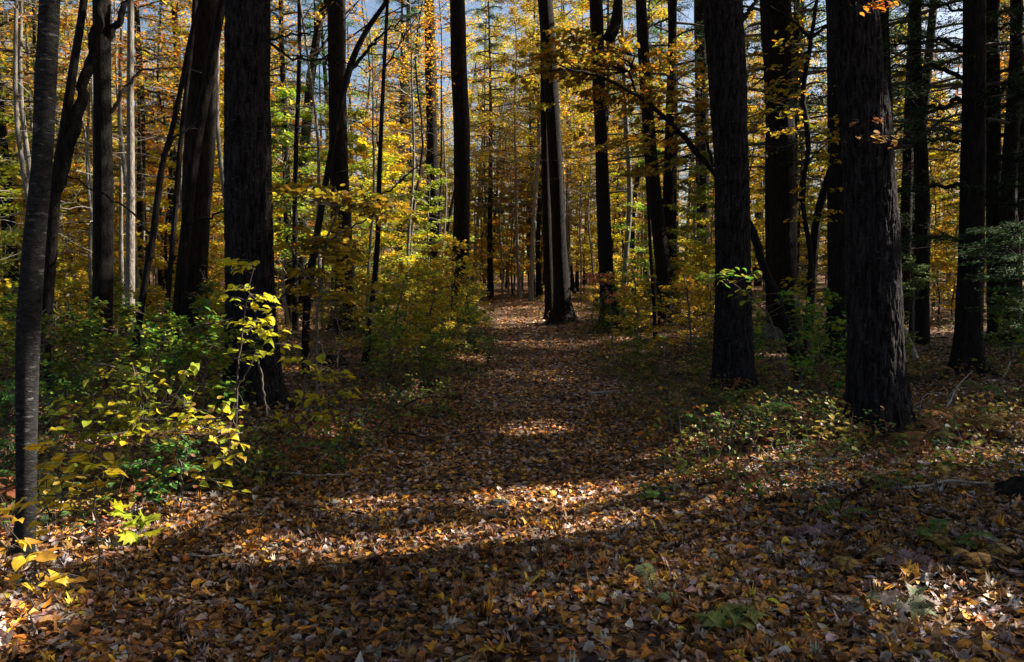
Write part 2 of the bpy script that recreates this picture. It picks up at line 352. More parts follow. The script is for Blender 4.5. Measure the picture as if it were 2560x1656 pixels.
# low weeds and seedlings of the verges
mb = MB(); n = 12000
y = np.r_[np.sqrt(rng.uniform(4.2**2, 30**2, n//2)), np.sqrt(rng.uniform(4.2**2, 13**2, n-n//2))]; x = rng.uniform(-.72, .72, n)*y
ed_ = np.abs(x-xpath(y)); nz = np.array([noise.noise(Vector((a*.6, b*.6, 1))) for a, b in zip(x, y)])
kp = (ed_ > .95+.25*np.sin(y*1.9)+np.clip(7.5-y, 0, 3)*.32) & (rng.uniform(0, 1, n) < .35+1.2*nz+.5*np.exp(-((ed_-1.6)/.8)**2)); x, y = x[kp], y[kp]
WC = [(.05,.13,.03),(.10,.20,.03),(.22,.26,.04),(.42,.36,.05),(.30,.15,.05),(.20,.11,.05),(.04,.09,.04)]
for a, b in zip(x, y):
    h = rng.uniform(.06, .34); z = float(gz(a, b)); k_ = int(rng.integers(6, 16)); ph = rng.uniform(0, 6.28); l = h*rng.uniform(.2, .8)
    top = np.array((a+math.cos(ph)*l, b+math.sin(ph)*l, z+h)); b0 = np.array((a, b, z-.01))
    tube(mb, np.array([b0, (b0+top)/2+(0, 0, .03), top]), [.003, .002, .001], 3, 0)
    t = rng.uniform(.25, 1, (k_, 1)); p = b0+(top-b0)*t+rng.normal(0, .055, (k_, 3))*np.array((1, 1, .4))
    c0 = np.array(WC[rng.integers(len(WC))]); leaves(mb, p, rng.uniform(.03, .065), TO if b < 9 else TF, np.tile(c0, (k_, 1))*rng.uniform(.7, 1.3, (k_, 1)), 1, .4, -.2, .2)
o = mb.build('verge_weeds', [B_twig, M_green]); o['kind'] = 'stuff'; o['label'] = 'low green and bronze weeds covering the verges of the trail'; o['category'] = 'weeds'

def clear_trunk(x, y, h, amp=1.3):
    best = None
    for _ in range(60):
        a, b = (x, y) if best is None else (x+rng.uniform(-amp, amp), y+rng.uniform(-amp, amp))
        z = np.arange(.2, h, .12); p = np.stack([a+0*z, b+0*z, z], 1); g = p[:, 1]-z*sy
        sc_ = (lit(p)*(g < 13)*(g > 2.5)).sum()
        if best is None or sc_ < best[0]: best = (sc_, a, b)
    return best[1], best[2]
# ------------------------------------------------------------------ crowns shaped to shade the near floor, leaves dropped to open chosen sun patches
def canopy(mb, c, r, n, cs, size=.2, mat=1, clumps=26):
    cc = rng.normal(0, 1, (clumps, 3)); cc /= np.linalg.norm(cc, axis=1)[:, None]; cc *= rng.uniform(.1, 1, (clumps, 1))**.45
    i = rng.integers(0, clumps, n); p = cc[i]+rng.normal(0, .2, (n, 3))*np.array((1, 1, .45))
    p = np.array(c)+p*np.array(r)
    keep = rng.uniform(0, 1, n) > lit(p)*1.0
    keep &= p[:, 2] > 3
    p = p[keep]
    leaves(mb, p, size, T_far(.38), pal(len(p), cs), mat, .5, -.1)
    return cc*np.array(r)+np.array(c)

# ------------------------------------------------------------------ hand-placed trees
def trunk_pts(pts, d, top_h, seg=None):
    """pts: (X, Y, width) from base upwards; widths in picture units; extended above the frame to top_h"""
    q = []
    for X, Y, wd in pts:
        p = P(X, Y, d); q.append((*p, pxw(wd, d)/2))
    q = np.array(q); base = q[0, :3].copy(); q[0, 2] = float(gz(base[0], base[1]))-.06
    if top_h and q[-1, 2] < top_h-.5:
        dv = q[-1, :3]-q[-2, :3]; dv /= dv[2]+1e-9; h = q[-1, 2]
        for f in (.5, 1.): 
            nh = h+(top_h-h)*f; p = q[len(pts)-1, :3]+dv*(nh-h)*.8; p[2] = nh
            q = np.vstack([q, (*p, q[len(pts)-1, 3]*(1-.8*f))])
    L = np.linalg.norm(np.diff(q[:, :3], axis=0), axis=1).sum()
    return q, smooth_line(q, seg or max(10, int(L/.4)))
def limb(mb, q, r0, r1=.006, n=6, wig=.0, mat=0, seg=None):
    q = np.asarray(q, float); s = smooth_line(q, seg or max(6, len(q)*4))
    if wig: s[1:-1] += rng.normal(0, wig, (len(s)-2, 3))
    tube(mb, s, np.linspace(r0, r1, len(s)), n, mat)
    return s
def twigs(mb, s, k, ln, r=.006, mat=0, up=.2, spread=1.):
    """side twigs from line s; returns the twig tips"""
    tips = []
    for _ in range(k):
        i = rng.integers(len(s)//4, len(s)); t = s[min(i+1, len(s)-1)]-s[max(i-1, 0)]; t /= np.linalg.norm(t)+1e-9
        dv = t*.5+rng.normal(0, .6, 3)*spread*np.array((1, 1, .5)); dv[2] += up; dv /= np.linalg.norm(dv); l = ln*rng.uniform(.5, 1.2)
        m = s[i]+dv*l*.5+rng.normal(0, .06*l, 3); e = s[i]+dv*l; e[2] -= .05*l
        tube(mb, np.array([s[i], m, e]), [r, r*.7, r*.3], 4, mat); tips.append((s[i], e))
    return tips
def dead_limbs(mb, line, k, ln, h0, h1, r=.012, mat=0, each=None):
    zs = line[:, 2]
    for _ in range(k):
        if each: mb = MB()
        z = rng.uniform(h0, h1); p = np.array([np.interp(z, zs, line[:, j]) for j in range(3)])
        a = rng.uniform(0, 2*math.pi); l = ln*rng.uniform(.3, 1.1); dv = np.array((math.cos(a), math.sin(a), rng.uniform(-.25, .45)))
        q = [p, p+dv*l*.4+(0, 0, .02), p+dv*l*.75+rng.normal(0, .07*l, 3), p+dv*l+rng.normal(0, .1*l, 3)]
        s = limb(mb, q, r*rng.uniform(.6, 1.1), .003, 4, 0, mat, 7)
        twigs(mb, s, 4, l*.35, .003, mat, .1)
        if each: under(each[0], mb, 'dead_limb', each[1])
BASES = []
LAND = []                                             # (X, short phrase) of the trees one can name, for labelling what stands near them
def tree(name, label, cat, d, pts, bark, top=16, sides=20, rough=.0, group=None, crown=None, land=None, flare=1.0, dead=0, limbs=()):
    q, ln = trunk_pts(pts, d, top)
    if sides > 100:
        kk = len(pts); ln = np.vstack([smooth_line(q[:kk], 230), smooth_line(q[kk-1:], 12)[1:]])
    elif rough: ln = smooth_line(q, 110)
    zb = q[0, 2]; r = ln[:, 3].copy(); h = ln[:, 2]-zb
    r *= 1+flare*.5*np.exp(-h/.16)+flare*.16*np.exp(-h/.6)
    root = empty(name, (q[0, 0], q[0, 1], zb+.06), label, cat, group)
    mb = MB(); tube(mb, ln[:, :3], r, sides, 0, rough, d); BASES.append((q[0, 0], q[0, 1], r[0]))
    under(root, mb, 'trunk', bark)
    for lb in limbs:
        m = MB(); pl = [P(X, Y, d+dd) for X, Y, dd in lb['p']]
        s = limb(m, pl, lb['r'], lb.get('r1', .006), 8, lb.get('wig', .015), seg=len(pl)*5)
        twigs(m, s, lb.get('tw', 5), lb.get('tl', .4), .005)
        if lb.get('need'):
            for _ in range(lb['need']):
                spray(m, s, lb.get('nl', .5), HEM, 90, .05, TN, mat=1)
        if lb.get('leaf'):
            for _ in range(lb['leaf']): spray(m, s, lb.get('nl', .5), lb['pal'], lb.get('nn', 14), .06, TO, mat=1)
        under(root, m, 'limb', [bark, M_needle if lb.get('need') else M_leaf])
    if dead:
        dead_limbs(None, ln[:, :3], dead, 1.2, 1.6, 9, each=(root, bark))
    if crown:
        m = MB(); t = ln[-1, :3]; cs = crown.get('pal', OLV)
        c = t-(0, 0, crown['r'][2]*.8)+np.array(crown.get('off', (0, 0, 0)))
        cl = canopy(m, c, crown['r'], crown['n'], cs, crown.get('size', .2))
        for e in cl[::2]:
            z0 = max(e[2]-2.2, 3); s0 = np.array([np.interp(z0, ln[:, 2], ln[:, j]) for j in range(3)])
            limb(m, [s0, (s0+e)/2+(0, 0, .3), e], .045, .01, 4, 0, 0, 5)
        under(root, m, 'crown', [bark, M_leaf])
    if land: LAND.append((pts[len(pts)//2][0], d, land))
    return root, ln
def spray(mb, s, ln, cs, n, size, tmpl, mat=1, flat=.06, twigr=.004):
    """one flat leafy twig that leaves line s sideways"""
    i = rng.integers(len(s)//5, len(s)); t = s[min(i+1, len(s)-1)]-s[max(i-1, 0)]; t[2] *= .3; t /= np.linalg.norm(t)+1e-9
    sd_ = np.cross(t, (0, 0, 1))*rng.choice((-1, 1)); dv = t*rng.uniform(.2, 1)+sd_*rng.uniform(.3, 1); dv /= np.linalg.norm(dv); l = ln*rng.uniform(.6, 1.2)
    e = s[i]+dv*l+(0, 0, rng.uniform(-.15, .08)*l); m_ = s[i]+dv*l*.5+(0, 0, .04*l)
    tube(mb, np.array([s[i], m_, e]), [twigr, twigr*.7, twigr*.4], 3, 0)
    t_ = rng.uniform(.1, 1.05, n)[:, None]; sidev = np.cross(dv, (0, 0, 1))
    p = s[i]+(e-s[i])*t_+sidev*(rng.uniform(-1, 1, (n, 1))*l*.32*(1.15-t_))+rng.normal(0, flat*l+.008, (n, 3))*np.array((1, 1, .7))
    yaw = math.atan2(dv[1], dv[0])
    leaves(mb, p, size, tmpl, pal(n, cs), mat, .3, -.25, yaw=yaw)

# foreground and middle trees, left to right
CR = lambda r, n, off=(0,0,0), p=OLV, size=.2: dict(r=r, n=n, off=off, pal=p, size=size)
tree('beech_tree', 'slim smooth grey trunk at the left edge of the picture, sunlit near its foot', 'tree', 4.0,
     [(42,1385,50),(58,1250,42),(62,1000,44),(66,770,50),(80,560,46),(97,385,42),(107,180,44),(116,0,42)], B_birch, 11, 24, .02, crown=CR((2.6,2.6,2.2),1500), land='smooth grey trunk', flare=.6)
tree('maple_tree', 'dark leaning trunk that forks high up, just right of the smooth grey trunk', 'tree', 9.0,
     [(95,868,28),(105,770,27),(118,600,25),(128,450,25),(150,300,22),(172,150,18),(195,0,16)], B_dark, 12, 14, .03, crown=CR((2.5,2.5,2.5),1200),
     limbs=[dict(p=[(130,440,0),(165,330,0),(190,230,.1),(215,110,.2),(235,0,.3)], r=.075, r1=.05, tw=3)])
tree('hemlock_tree', 'straight near-black trunk left of the thin sunlit trunk', 'tree', 12.0,
     [(233,905,60),(232,820,48),(238,700,44),(240,500,42),(238,250,38),(236,0,36)], B_dark, 17, 16, .03, crown=CR((3,3,4),2500), dead=5, land='straight near-black trunk',
     limbs=[dict(p=[(250,90,0),(275,50,0),(302,-10,.1)], r=.06, r1=.04, tw=3), dict(p=[(258,260,0),(290,210,.2),(330,165,.4),(420,160,.8),(470,170,1)], r=.03)])
tree('maple_tree', 'thin pale trunk in full sun between two near-black trunks on the left', 'tree', 13.0,
     [(304,850,24),(303,770,21),(303,600,20),(304,400,17),(303,200,15),(304,0,14)], B_grey, 14, 14, .02, crown=CR((2,2,3),900), land='thin sunlit trunk')
tree('hardwood_sapling', 'crooked dark sapling leaning right, in front of the thin sunlit trunk', 'sapling', 9.0,
     [(298,985,15),(308,880,15),(320,770,16),(340,640,15),(357,540,15),(368,450,14),(378,380,13),(398,310,12),(422,200,11),(445,80,10),(470,-10,9)], B_dark, 9.5, 10, .02,
     limbs=[dict(p=[(357,550,0),(300,490,.2),(200,430,.4),(110,385,.6)], r=.014), dict(p=[(385,335,0),(420,310,.2),(470,300,.4)], r=.02)])
tree('hardwood_sapling', 'thin dark sapling standing between the crooked sapling and the leaning tree', 'sapling', 12.0,
     [(382,850,12),(385,770,12),(398,600,12),(407,500,12),(414,400,12),(425,280,11),(440,150,10),(455,0,9)], B_dark, 11, 8)
tree('pine_tree', 'broad brown trunk leaning right, left of the huge left pine', 'tree', 14.0,
     [(440,875,68),(446,800,62),(450,700,60),(456,500,62),(462,385,66),(470,200,62),(480,0,58)], B_brown, 19, 24, .04, crown=CR((3.5,3.5,4),3000), land='broad brown trunk', dead=6)
tree('maple_tree', 'slender dark tree leaning right across the broad brown trunk', 'tree', 9.6,
     [(389,965,14),(398,850,17),(407,770,20),(420,650,24),(430,560,25),(443,430,24),(462,300,24),(485,180,22),(503,80,20),(518,0,18)], B_dark, 11, 14, .03, crown=CR((2.5,2.5,2.5),1000),
     limbs=[dict(p=[(432,520,0),(500,500,-.3),(590,470,-.6),(680,440,-.9)], r=.014)])
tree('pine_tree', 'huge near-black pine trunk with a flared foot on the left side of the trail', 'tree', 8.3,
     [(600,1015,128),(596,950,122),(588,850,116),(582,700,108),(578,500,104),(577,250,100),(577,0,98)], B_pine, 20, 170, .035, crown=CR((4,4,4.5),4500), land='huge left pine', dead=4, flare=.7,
     limbs=[dict(p=[(625,90,0),(680,82,-.2),(760,70,-.4)], r=.012), dict(p=[(628,100,0),(680,130,.2),(790,145,.4),(860,165,.5)], r=.016)])
tree('hardwood_sapling', 'crooked dark sapling leaning right, just left of the grey-brown knotted trunk', 'sapling', 11.0,
     [(708,815,16),(712,740,17),(722,640,18),(738,540,16),(755,440,14),(772,340,13),(786,270,13),(803,195,16),(825,125,14),(858,62,12),(900,0,10)], B_dark, 9, 12, .02,
     limbs=[dict(p=[(812,165,0),(850,120,.2),(900,70,.4),(970,30,.6)], r=.03), dict(p=[(800,200,0),(760,140,.1),(790,60,.2),(830,20,.3)], r=.015),
            dict(p=[(730,600,0),(690,650,-.3),(640,720,-.6),(600,800,-.9)], r=.014)])
tree('oak_tree', 'tall grey-brown knotted trunk right of the huge left pine', 'tree', 19.0,
     [(801,800,62),(800,740,56),(797,640,52),(793,500,46),(788,385,42),(784,200,40),(782,0,40)], B_brown, 20, 28, .03, crown=CR((4,4,4),2600), land='knotted trunk', dead=5)
tree('hardwood_sapling', 'tall straight thin black sapling left of the trail', 'sapling', 12.2,
     [(845,905,13),(852,830,13),(866,700,13),(878,560,12),(882,400,11),(890,220,9),(897,80,8),(901,0,7)], B_dark, 9.5, 8, 0, land='thin black sapling',
     limbs=[dict(p=[(884,460,0),(920,430,.2),(960,395,.4),(1020,360,.6)], r=.015), dict(p=[(892,160,0),(930,100,.2),(980,20,.4)], r=.014), dict(p=[(884,340,0),(860,300,-.2),(810,280,-.4)], r=.012)])
tree('oak_tree', 'dark crooked trunk far behind, between the huge left pine and the knotted trunk', 'tree', 26.0,
     [(700,745,24),(702,600,22),(705,400,26),(714,280,22),(724,170,20),(745,40,16),(760,0,14)], B_dark, 15, 10, crown=CR((3,3,3),900,p=GLD))
tree('pine_tree', 'dark straight trunk standing left of the sunlit-edged trunk beside the trail', 'tree', 30.0,
     [(1013,722,34),(1013,600,32),(1008,450,28),(1004,300,25),(1000,120,24),(998,0,22)], B_dark, 20, 16, .03, dead=14, crown=CR((3,3,3),900), land='dark trunk')
tree('pine_tree', 'stout trunk with a bright sunlit right edge on the left verge of the trail', 'tree', 24.0,
     [(1070,755,46),(1070,700,42),(1071,600,40),(1074,450,37),(1073,300,37),(1067,150,36),(1064,40,35)], B_brown, 18, 20, .03, dead=16, crown=CR((3.5,3.5,3),1100), land='left verge trunk')
tree('oak_tree', 'grey trunk with a flared foot standing on the right verge of the trail', 'tree', 24.0,
     [(1311,746,52),(1308,700,40),(1302,600,35),(1297,500,32),(1290,350,31),(1280,180,33),(1272,60,34),(1267,0,33)], B_dark, 19, 22, .03, flare=1.6, crown=CR((4,4,3),1200,p=GLD), land='right verge trunk')
tree('pine_tree', 'narrow brown trunk with a thin bright edge, touching the flared trunk right of the trail', 'tree', 26.0,
     [(1281,738,24),(1276,640,23),(1272,520,22),(1269,400,20),(1266,250,18)], B_brown, 16, 14, 0)
tree('oak_tree', 'dark trunk widening to its foot, second right of the trail', 'tree', 20.5,
     [(1420,766,44),(1414,680,36),(1408,600,33),(1402,450,30),(1398,330,28),(1392,180,29),(1386,0,30)], B_dark, 18, 18, .03, flare=1.3, crown=CR((3.5,3.5,3),1100,p=GLD), land='second right trunk',
     limbs=[dict(p=[(1415,90,0),(1430,60,.1),(1437,0,.2)], r=.16, r1=.12, tw=2)])
tree('maple_tree', 'pale sunlit leaning sapling trunk in the middle distance right of the trail', 'tree', 24.0,
     [(1446,715,14),(1455,600,13),(1464,480,13),(1462,380,12),(1455,270,11),(1450,150,10)], B_grey, 12, 8)
tree('maple_tree', 'dark forked trunk leaning left above the fern bank', 'tree', 19.5,
     [(1553,774,38),(1547,680,36),(1537,580,34),(1526,480,32),(1515,380,30),(1505,250,28),(1496,120,26),(1490,0,24)], B_dark, 17, 18, .03, crown=CR((3,3,3),1000,p=GLD), land='dark leaning trunk')
tree('maple_tree', 'brown trunk rising behind the dark leaning forked trunk', 'tree', 21.5,
     [(1566,765,30),(1558,650,28),(1553,500,26),(1557,350,24),(1561,180,20),(1565,0,18)], B_brown, 17, 14)
tree('hardwood_sapling', 'very thin dark sapling between the second trunk and the forked trunk', 'sapling', 16.0,
     [(1524,800,8),(1520,700,8),(1512,580,8),(1506,450,7),(1500,330,6)], B_dark, 6.5, 7)
tree('oak_tree', 'upright dark trunk just left of the big right pine', 'tree', 26.0,
     [(1634,738,33),(1634,640,31),(1635,500,30),(1633,350,31),(1631,180,30),(1629,0,29)], B_dark, 19, 16, .02, crown=CR((3.5,3.5,3),1000,p=OLV))
tree('pine_tree', 'big black pine trunk with scaly bark standing in ferns right of the trail', 'tree', 9.4,
     [(1707,935,96),(1706,880,92),(1704,770,85),(1704,600,80),(1701,400,78),(1693,200,84),(1686,80,86),(1680,0,86)], B_pine, 20, 160, .035, crown=CR((4,4,4.5),4800), land='big black pine', flare=.4,
     limbs=[dict(p=[(1725,50,0),(1745,20,.1),(1760,-10,.2)], r=.03, r1=.02)])
tree('pine_tree', 'stout dark trunk behind and right of the big black pine', 'tree', 16.7,
     [(1826,810,70),(1824,720,64),(1821,600,60),(1818,400,60),(1812,200,62),(1803,0,70)], B_brown, 19, 26, .04, crown=CR((4,4,4),3500), dead=8, land='stout back trunk')
tree('pine_tree', 'black trunk half hidden behind the left side of the nearest right trunk', 'tree', 12.2,
     [(1944,865,54),(1946,770,46),(1948,500,44),(1948,250,44),(1945,0,44)], B_dark, 18, 24, .04, crown=CR((4,4,4),4000), dead=3)
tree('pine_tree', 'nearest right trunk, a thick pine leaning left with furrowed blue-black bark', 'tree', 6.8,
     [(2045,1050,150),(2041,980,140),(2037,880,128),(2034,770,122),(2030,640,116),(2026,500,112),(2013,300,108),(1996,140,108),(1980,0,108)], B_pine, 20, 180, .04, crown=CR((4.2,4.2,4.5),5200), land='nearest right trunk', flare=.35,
     limbs=[dict(p=[(1975,285,-.35),(2010,285,-.5),(2060,278,-.5)], r=.004, r1=.002, tw=6, tl=.16, leaf=4, nl=.15, nn=4, pal=[(.3,.13,.04),(.36,.2,.06)]),
            dict(p=[(1960,330,-.35),(2010,320,-.5),(2080,335,-.5)], r=.003, r1=.002, tw=6, tl=.18, leaf=5, nl=.18, nn=4, pal=[(.34,.13,.04),(.4,.2,.05),(.28,.16,.08)]),
            dict(p=[(1975,10,-.4),(2010,15,-.5),(2060,5,-.5)], r=.004, r1=.002, tw=2, tl=.12, leaf=5, nl=.18, nn=6, pal=GLD)])
tree('pine_tree', 'narrow black trunk peeping out behind the top right of the nearest right trunk', 'tree', 13.5,
     [(2075,845,34),(2070,600,30),(2066,400,28),(2058,200,28),(2050,0,26)], B_dark, 17, 16, crown=CR((3.5,3.5,4),3000))
HL = [[(2245,115),(2190,95),(2080,105)],[(2245,180),(2150,152),(2070,158)],[(2290,225),(2340,200),(2395,165)],
      [(2290,270),(2340,240),(2400,195)],[(2245,232),(2170,250),(2120,285),(2085,300)],[(2240,432),(2170,432),(2078,446)],[(2290,460),(2340,430),(2400,395)],
      [(2290,475),(2400,472)],[(2290,70),(2400,40)],[(2240,330),(2180,325),(2120,330)],[(2250,30),(2180,10),(2100,20)],[(2290,350),(2340,370),(2400,360)],[(2240,560),(2190,550),(2150,560)]]
tree('hemlock_tree', 'dark hemlock at the right with many bare horizontal limbs', 'tree', 11.0,
     [(2252,890,82),(2251,830,66),(2252,770,58),(2258,600,55),(2262,400,52),(2265,200,48),(2267,0,46)], B_dark, 18, 32, .04, crown=CR((3.6,3.6,4.5),4500,p=HEM), land='limby hemlock', flare=.9,
     limbs=[dict(p=[(x, y, -.25*k) for k, (x, y) in enumerate(h)], r=.035 if k_ < 8 else .02, r1=.01, wig=.02, tw=14, tl=.5, need=14, nl=.6) for k_, h in enumerate(HL)])
tree('hemlock_tree', 'narrow dark trunk just behind the right side of the limby hemlock', 'tree', 14.5,
     [(2322,800,40),(2315,640,36),(2311,450,33),(2308,200,31),(2307,0,30)], B_dark, 17, 18, crown=CR((3.5,3.5,4),3500,p=HEM), dead=10)
tree('maple_tree', 'dark trunk leaning right in gold leaves between the stout trunk and the nearest right trunk', 'tree', 18.0,
     [(1884,760,20),(1888,640,20),(1898,520,20),(1915,450,20),(1935,390,19),(1960,300,18),(1990,200,15)], B_dark, 9, 10)
# ---- arching understory trees behind the big black pine
def leafy(name, label, cat, d, stems, sprays, bark=None, palette=YEL, size=.085, tmpl=None, mat=None, group=None, per=16, flat=.07, grow=1.0, ln=.35, flower=None):
    """stems: list of [(X,Y,w,dd)...] first one starts on the ground; sprays: (X,Y,halfwidth,halfheight,n_twigs) in picture units"""
    b = P(stems[0][0][0], stems[0][0][1], d); b[2] = float(gz(b[0], b[1]))
    root = empty(name, tuple(b), label, cat, group); lines = []
    for k, st in enumerate(stems):
        m = MB(); q = [P(x, y, d+dd) for x, y, w_, dd in st]
        if k == 0: q[0][2] = b[2]-.03
        s = smooth_line(q, len(q)*5); s[1:-1] += rng.normal(0, .006, (len(s)-2, 3))
        ws = np.array([pxw(w_, d)/2 for _, _, w_, _ in st]); tube(m, s, np.interp(np.linspace(0, len(st)-1, len(s)), range(len(st)), ws), 7)
        under(root, m, 'stem', bark or B_twig); lines.append(s)
    al = np.concatenate(lines); fm = MB()
    for X, Y, hw, hh, k in sprays:
        c = P(X, Y, d); rx, rz = pxw(hw, d), pxw(hh, d)
        for _ in range(k):
            a = rng.uniform(0, 2*math.pi); r_ = math.sqrt(rng.uniform(0, 1)); e = c+np.array((math.cos(a)*rx*r_, math.sin(a)*rx*r_*.8, rng.uniform(-1, 1)*rz))
            e[2] = max(e[2], float(gz(e[0], e[1]))+.04)
            i = np.argmin(np.linalg.norm(al-e, axis=1)+.6*np.abs(al[:, 2]-e[2])); s0 = al[i]
            md = (s0+e)/2+rng.normal(0, .03, 3); tube(fm, np.array([s0, md, e]), [.005, .0035, .002], 3, 0)
            dv = e-s0; dv[2] *= .4; L_ = np.linalg.norm(dv)+1e-6; dv /= L_; l = ln*rng.uniform(.6, 1.2)
            n = max(3, int(per*rng.uniform(.6, 1.3))); t = rng.uniform(-.5, .5, (n, 1)); sv = np.cross(dv, (0, 0, 1))
            tube(fm, np.array([e-dv*l*.5, e+(0, 0, .01), e+dv*l*.5]), [.0025, .002, .001], 3, 0)
            p = e+dv*l*t+sv*rng.choice((-1, 1), (n, 1))*rng.uniform(.2, 1, (n, 1))*size*1.1+rng.normal(0, flat*l, (n, 3))*np.array((.4, .4, .8))
            leaves(fm, p, size, tmpl or TO, pal(n, palette), 1, .3, -.25, .25, yaw=math.atan2(dv[1], dv[0]))
    under(root, fm, 'foliage', [bark or B_twig, mat or M_leaf])
    return root
leafy('understory_beech', 'crooked olive-leaved tree arching left over the trail from behind the big black pine', 'tree', 10.6,
    [[(1862,892,26,0),(1850,830,26,0),(1815,720,22,0),(1772,610,20,0),(1745,525,19,0),(1700,450,15,0),(1655,395,14,0),(1600,330,12,0),(1540,268,10,-.3),(1480,220,9,-.5),(1400,180,7,-.8),(1320,160,4,-1)],
     [(1620,350,12,0),(1575,310,8,.4),(1500,310,6,.8),(1430,330,4,1.2)], [(1480,220,6,-.5),(1465,170,5,-.6),(1475,130,4,-.8)], [(1660,400,8,0),(1630,250,6,.3),(1640,150,4,.5)]],
    [(1560,290,120,60,34),(1480,190,110,70,44),(1380,140,100,60,36),(1320,200,100,50,24),(1600,180,90,70,26),(1700,170,60,60,16),(1270,120,80,60,18),(1450,330,120,20,14),(1530,390,80,20,12)],
    B_dark, OLV+GLD[:1], .08, TO, per=17)
leafy('understory_maple', 'twisting black understory stem between the stout trunk and the nearest right trunk', 'tree', 11.0,
    [[(1862,893,20,0),(1868,800,16,0),(1884,700,13,0),(1885,600,12,0),(1870,500,11,0),(1867,430,11,0),(1880,350,12,0),(1868,210,11,0),(1884,100,10,0),(1900,0,8,0)],
     [(1884,90,8,0),(1930,55,7,.2)], [(1884,90,8,0),(1840,45,6,-.2),(1790,15,5,-.4)], [(1868,510,6,0),(1930,490,5,.1)], [(1872,380,5,0),(1925,330,4,.2),(1965,260,3,.3)]],
    [(1820,240,50,60,12),(1840,290,50,30,8),(1930,330,50,60,12),(1850,100,60,60,12),(1900,480,50,40,8),(1870,660,40,30,5)], B_dark, GLD[:1]+OLV, .08, TO, per=12)
leafy('maple_sapling', 'green-leaved sapling in front of the foot of the big black pine', 'sapling', 8.7,
    [[(1850,830,5,0),(1800,760,4,0),(1765,710,4,0),(1715,668,3,0),(1680,640,3,0)]],
    [(1705,640,45,18,7),(1650,650,30,14,4),(1740,690,30,12,4),(1840,690,30,12,4)], B_twig, [(.12,.3,.03),(.2,.36,.03),(.35,.35,.03)], .085, TO, M_green, per=6)
# ---- left understory
leafy('understory_beech', 'spreading sapling with shaded yellow-green leaves in front of the knotted trunk', 'sapling', 8.0,
    [[(740,905,8,0),(735,800,8,0),(745,680,7,0),(760,560,6,0),(790,480,5,-.2)], [(745,680,6,0),(700,620,4,-.2),(670,560,3,-.3)], [(760,560,5,0),(830,520,4,0),(900,490,3,0)]],
    [(700,450,70,22,12),(820,470,70,26,16),(900,500,50,14,7),(700,560,60,30,12),(800,590,50,30,10),(740,650,60,30,10),(820,680,50,30,8)], B_twig, OLV+YEL[2:3], .095, TO, per=12)
leafy('understory_beech', 'low spreading sapling with dull yellow leaves left of the thicket by the trail', 'sapling', 11.5,
    [[(905,880,6,0),(915,800,5,0),(925,720,5,0),(940,650,4,0)], [(915,800,4,0),(860,740,3,0),(850,690,2,0)]],
    [(940,680,70,24,12),(870,660,60,30,9),(980,640,50,18,6),(870,740,50,26,4),(960,790,60,20,6)], B_twig, OLV+YGR[:2], .085, TO, per=14)
leafy('hobblebush', 'shrub with yellow-green leaves growing against the huge left pine', 'shrub', 7.0,
    [[(548,1000,5,0),(552,900,5,0),(560,800,4,0),(575,700,3,0),(590,620,2,0)], [(552,900,4,0),(600,820,3,0),(630,780,2,0)], [(620,965,6,0),(610,880,5,0),(590,800,3,0)]],
    [(575,615,45,16,7),(600,700,45,18,5),(600,770,50,26,9),(590,830,40,20,4),(640,790,26,16,3),(550,680,26,20,3)], B_twig, YGR[1:2]+YEL[1:3]+OLV[:1], .085, TO, per=6, ln=.25)
leafy('hobblebush', 'shrub with spaced yellow leaves between the huge left pine and the trail', 'shrub', 6.8,
    [[(700,1060,7,0),(705,960,6,0),(710,880,5,0),(720,820,4,0)], [(705,960,5,0),(760,930,3,0),(810,990,2,0)], [(705,1000,4,0),(660,970,3,0),(650,1000,2,0)]],
    [(700,850,40,20,5),(740,930,70,26,9),(720,980,60,20,6),(810,1010,45,20,7),(770,1030,50,14,4),(650,980,30,20,4),(790,880,50,20,5)], B_twig, YEL[1:3]+OLV[:2], .085, TO, per=6, ln=.25)
leafy('hobblebush', 'sunlit shrub with rounded yellow leaves in the left foreground, right of the sapling foot', 'shrub', 4.8,
    [[(418,1190,5,0),(425,1130,4,0),(418,1080,4,0),(412,1020,3,0),(440,960,3,0)], [(418,1140,3,0),(480,1100,2,0),(540,1030,2,.1),(545,950,1.5,.1)], [(412,1040,3,0),(470,1000,2,0),(510,960,1.5,0)]],
    [(420,945,44,22,7),(470,1000,44,26,8),(400,990,40,22,6),(530,960,26,34,4),(510,1010,30,18,4),(540,1060,26,30,4),(475,1085,30,22,4),(490,1130,30,20,2),(350,960,40,20,3)], B_twig, [(.54,.38,.02),(.40,.36,.02),(.30,.33,.03),(.46,.28,.04)], .062, TR, per=4, ln=.26)
leafy('beech_seedling', 'bushy seedling with dense yellow leaves between the grey trunk and the sunlit shrub', 'shrub', 5.1,
    [[(212,1255,5,0),(215,1180,4,0),(225,1090,4,0),(240,1000,3,0)], [(215,1180,3,0),(280,1060,2,0),(330,1000,2,0)]],
    [(240,985,90,28,16),(300,960,70,20,10),(330,1010,60,18,10),(200,1030,60,24,6),(160,950,70,20,8),(380,880,60,14,5),(260,900,60,18,8)], B_twig, [(.5,.38,.02),(.36,.34,.03),(.28,.32,.03)], .066, TR, per=6, ln=.28)
leafy('honeysuckle_bush', 'low bush of small bright green leaves beneath the sunlit yellow shrub', 'shrub', 5.0,
    [[(352,1225,5,0),(350,1160,4,0),(345,1110,3,0),(340,1070,2,0)], [(350,1160,3,0),(400,1110,2,0),(430,1060,2,0)], [(350,1180,3,0),(300,1130,2,0)]],
    [(340,1110,50,40,18),(410,1040,40,26,10),(430,1100,30,24,8),(350,1150,50,20,8),(290,1090,40,26,7)], B_twig, BRT, .034, TO, M_green, per=14, ln=.14)
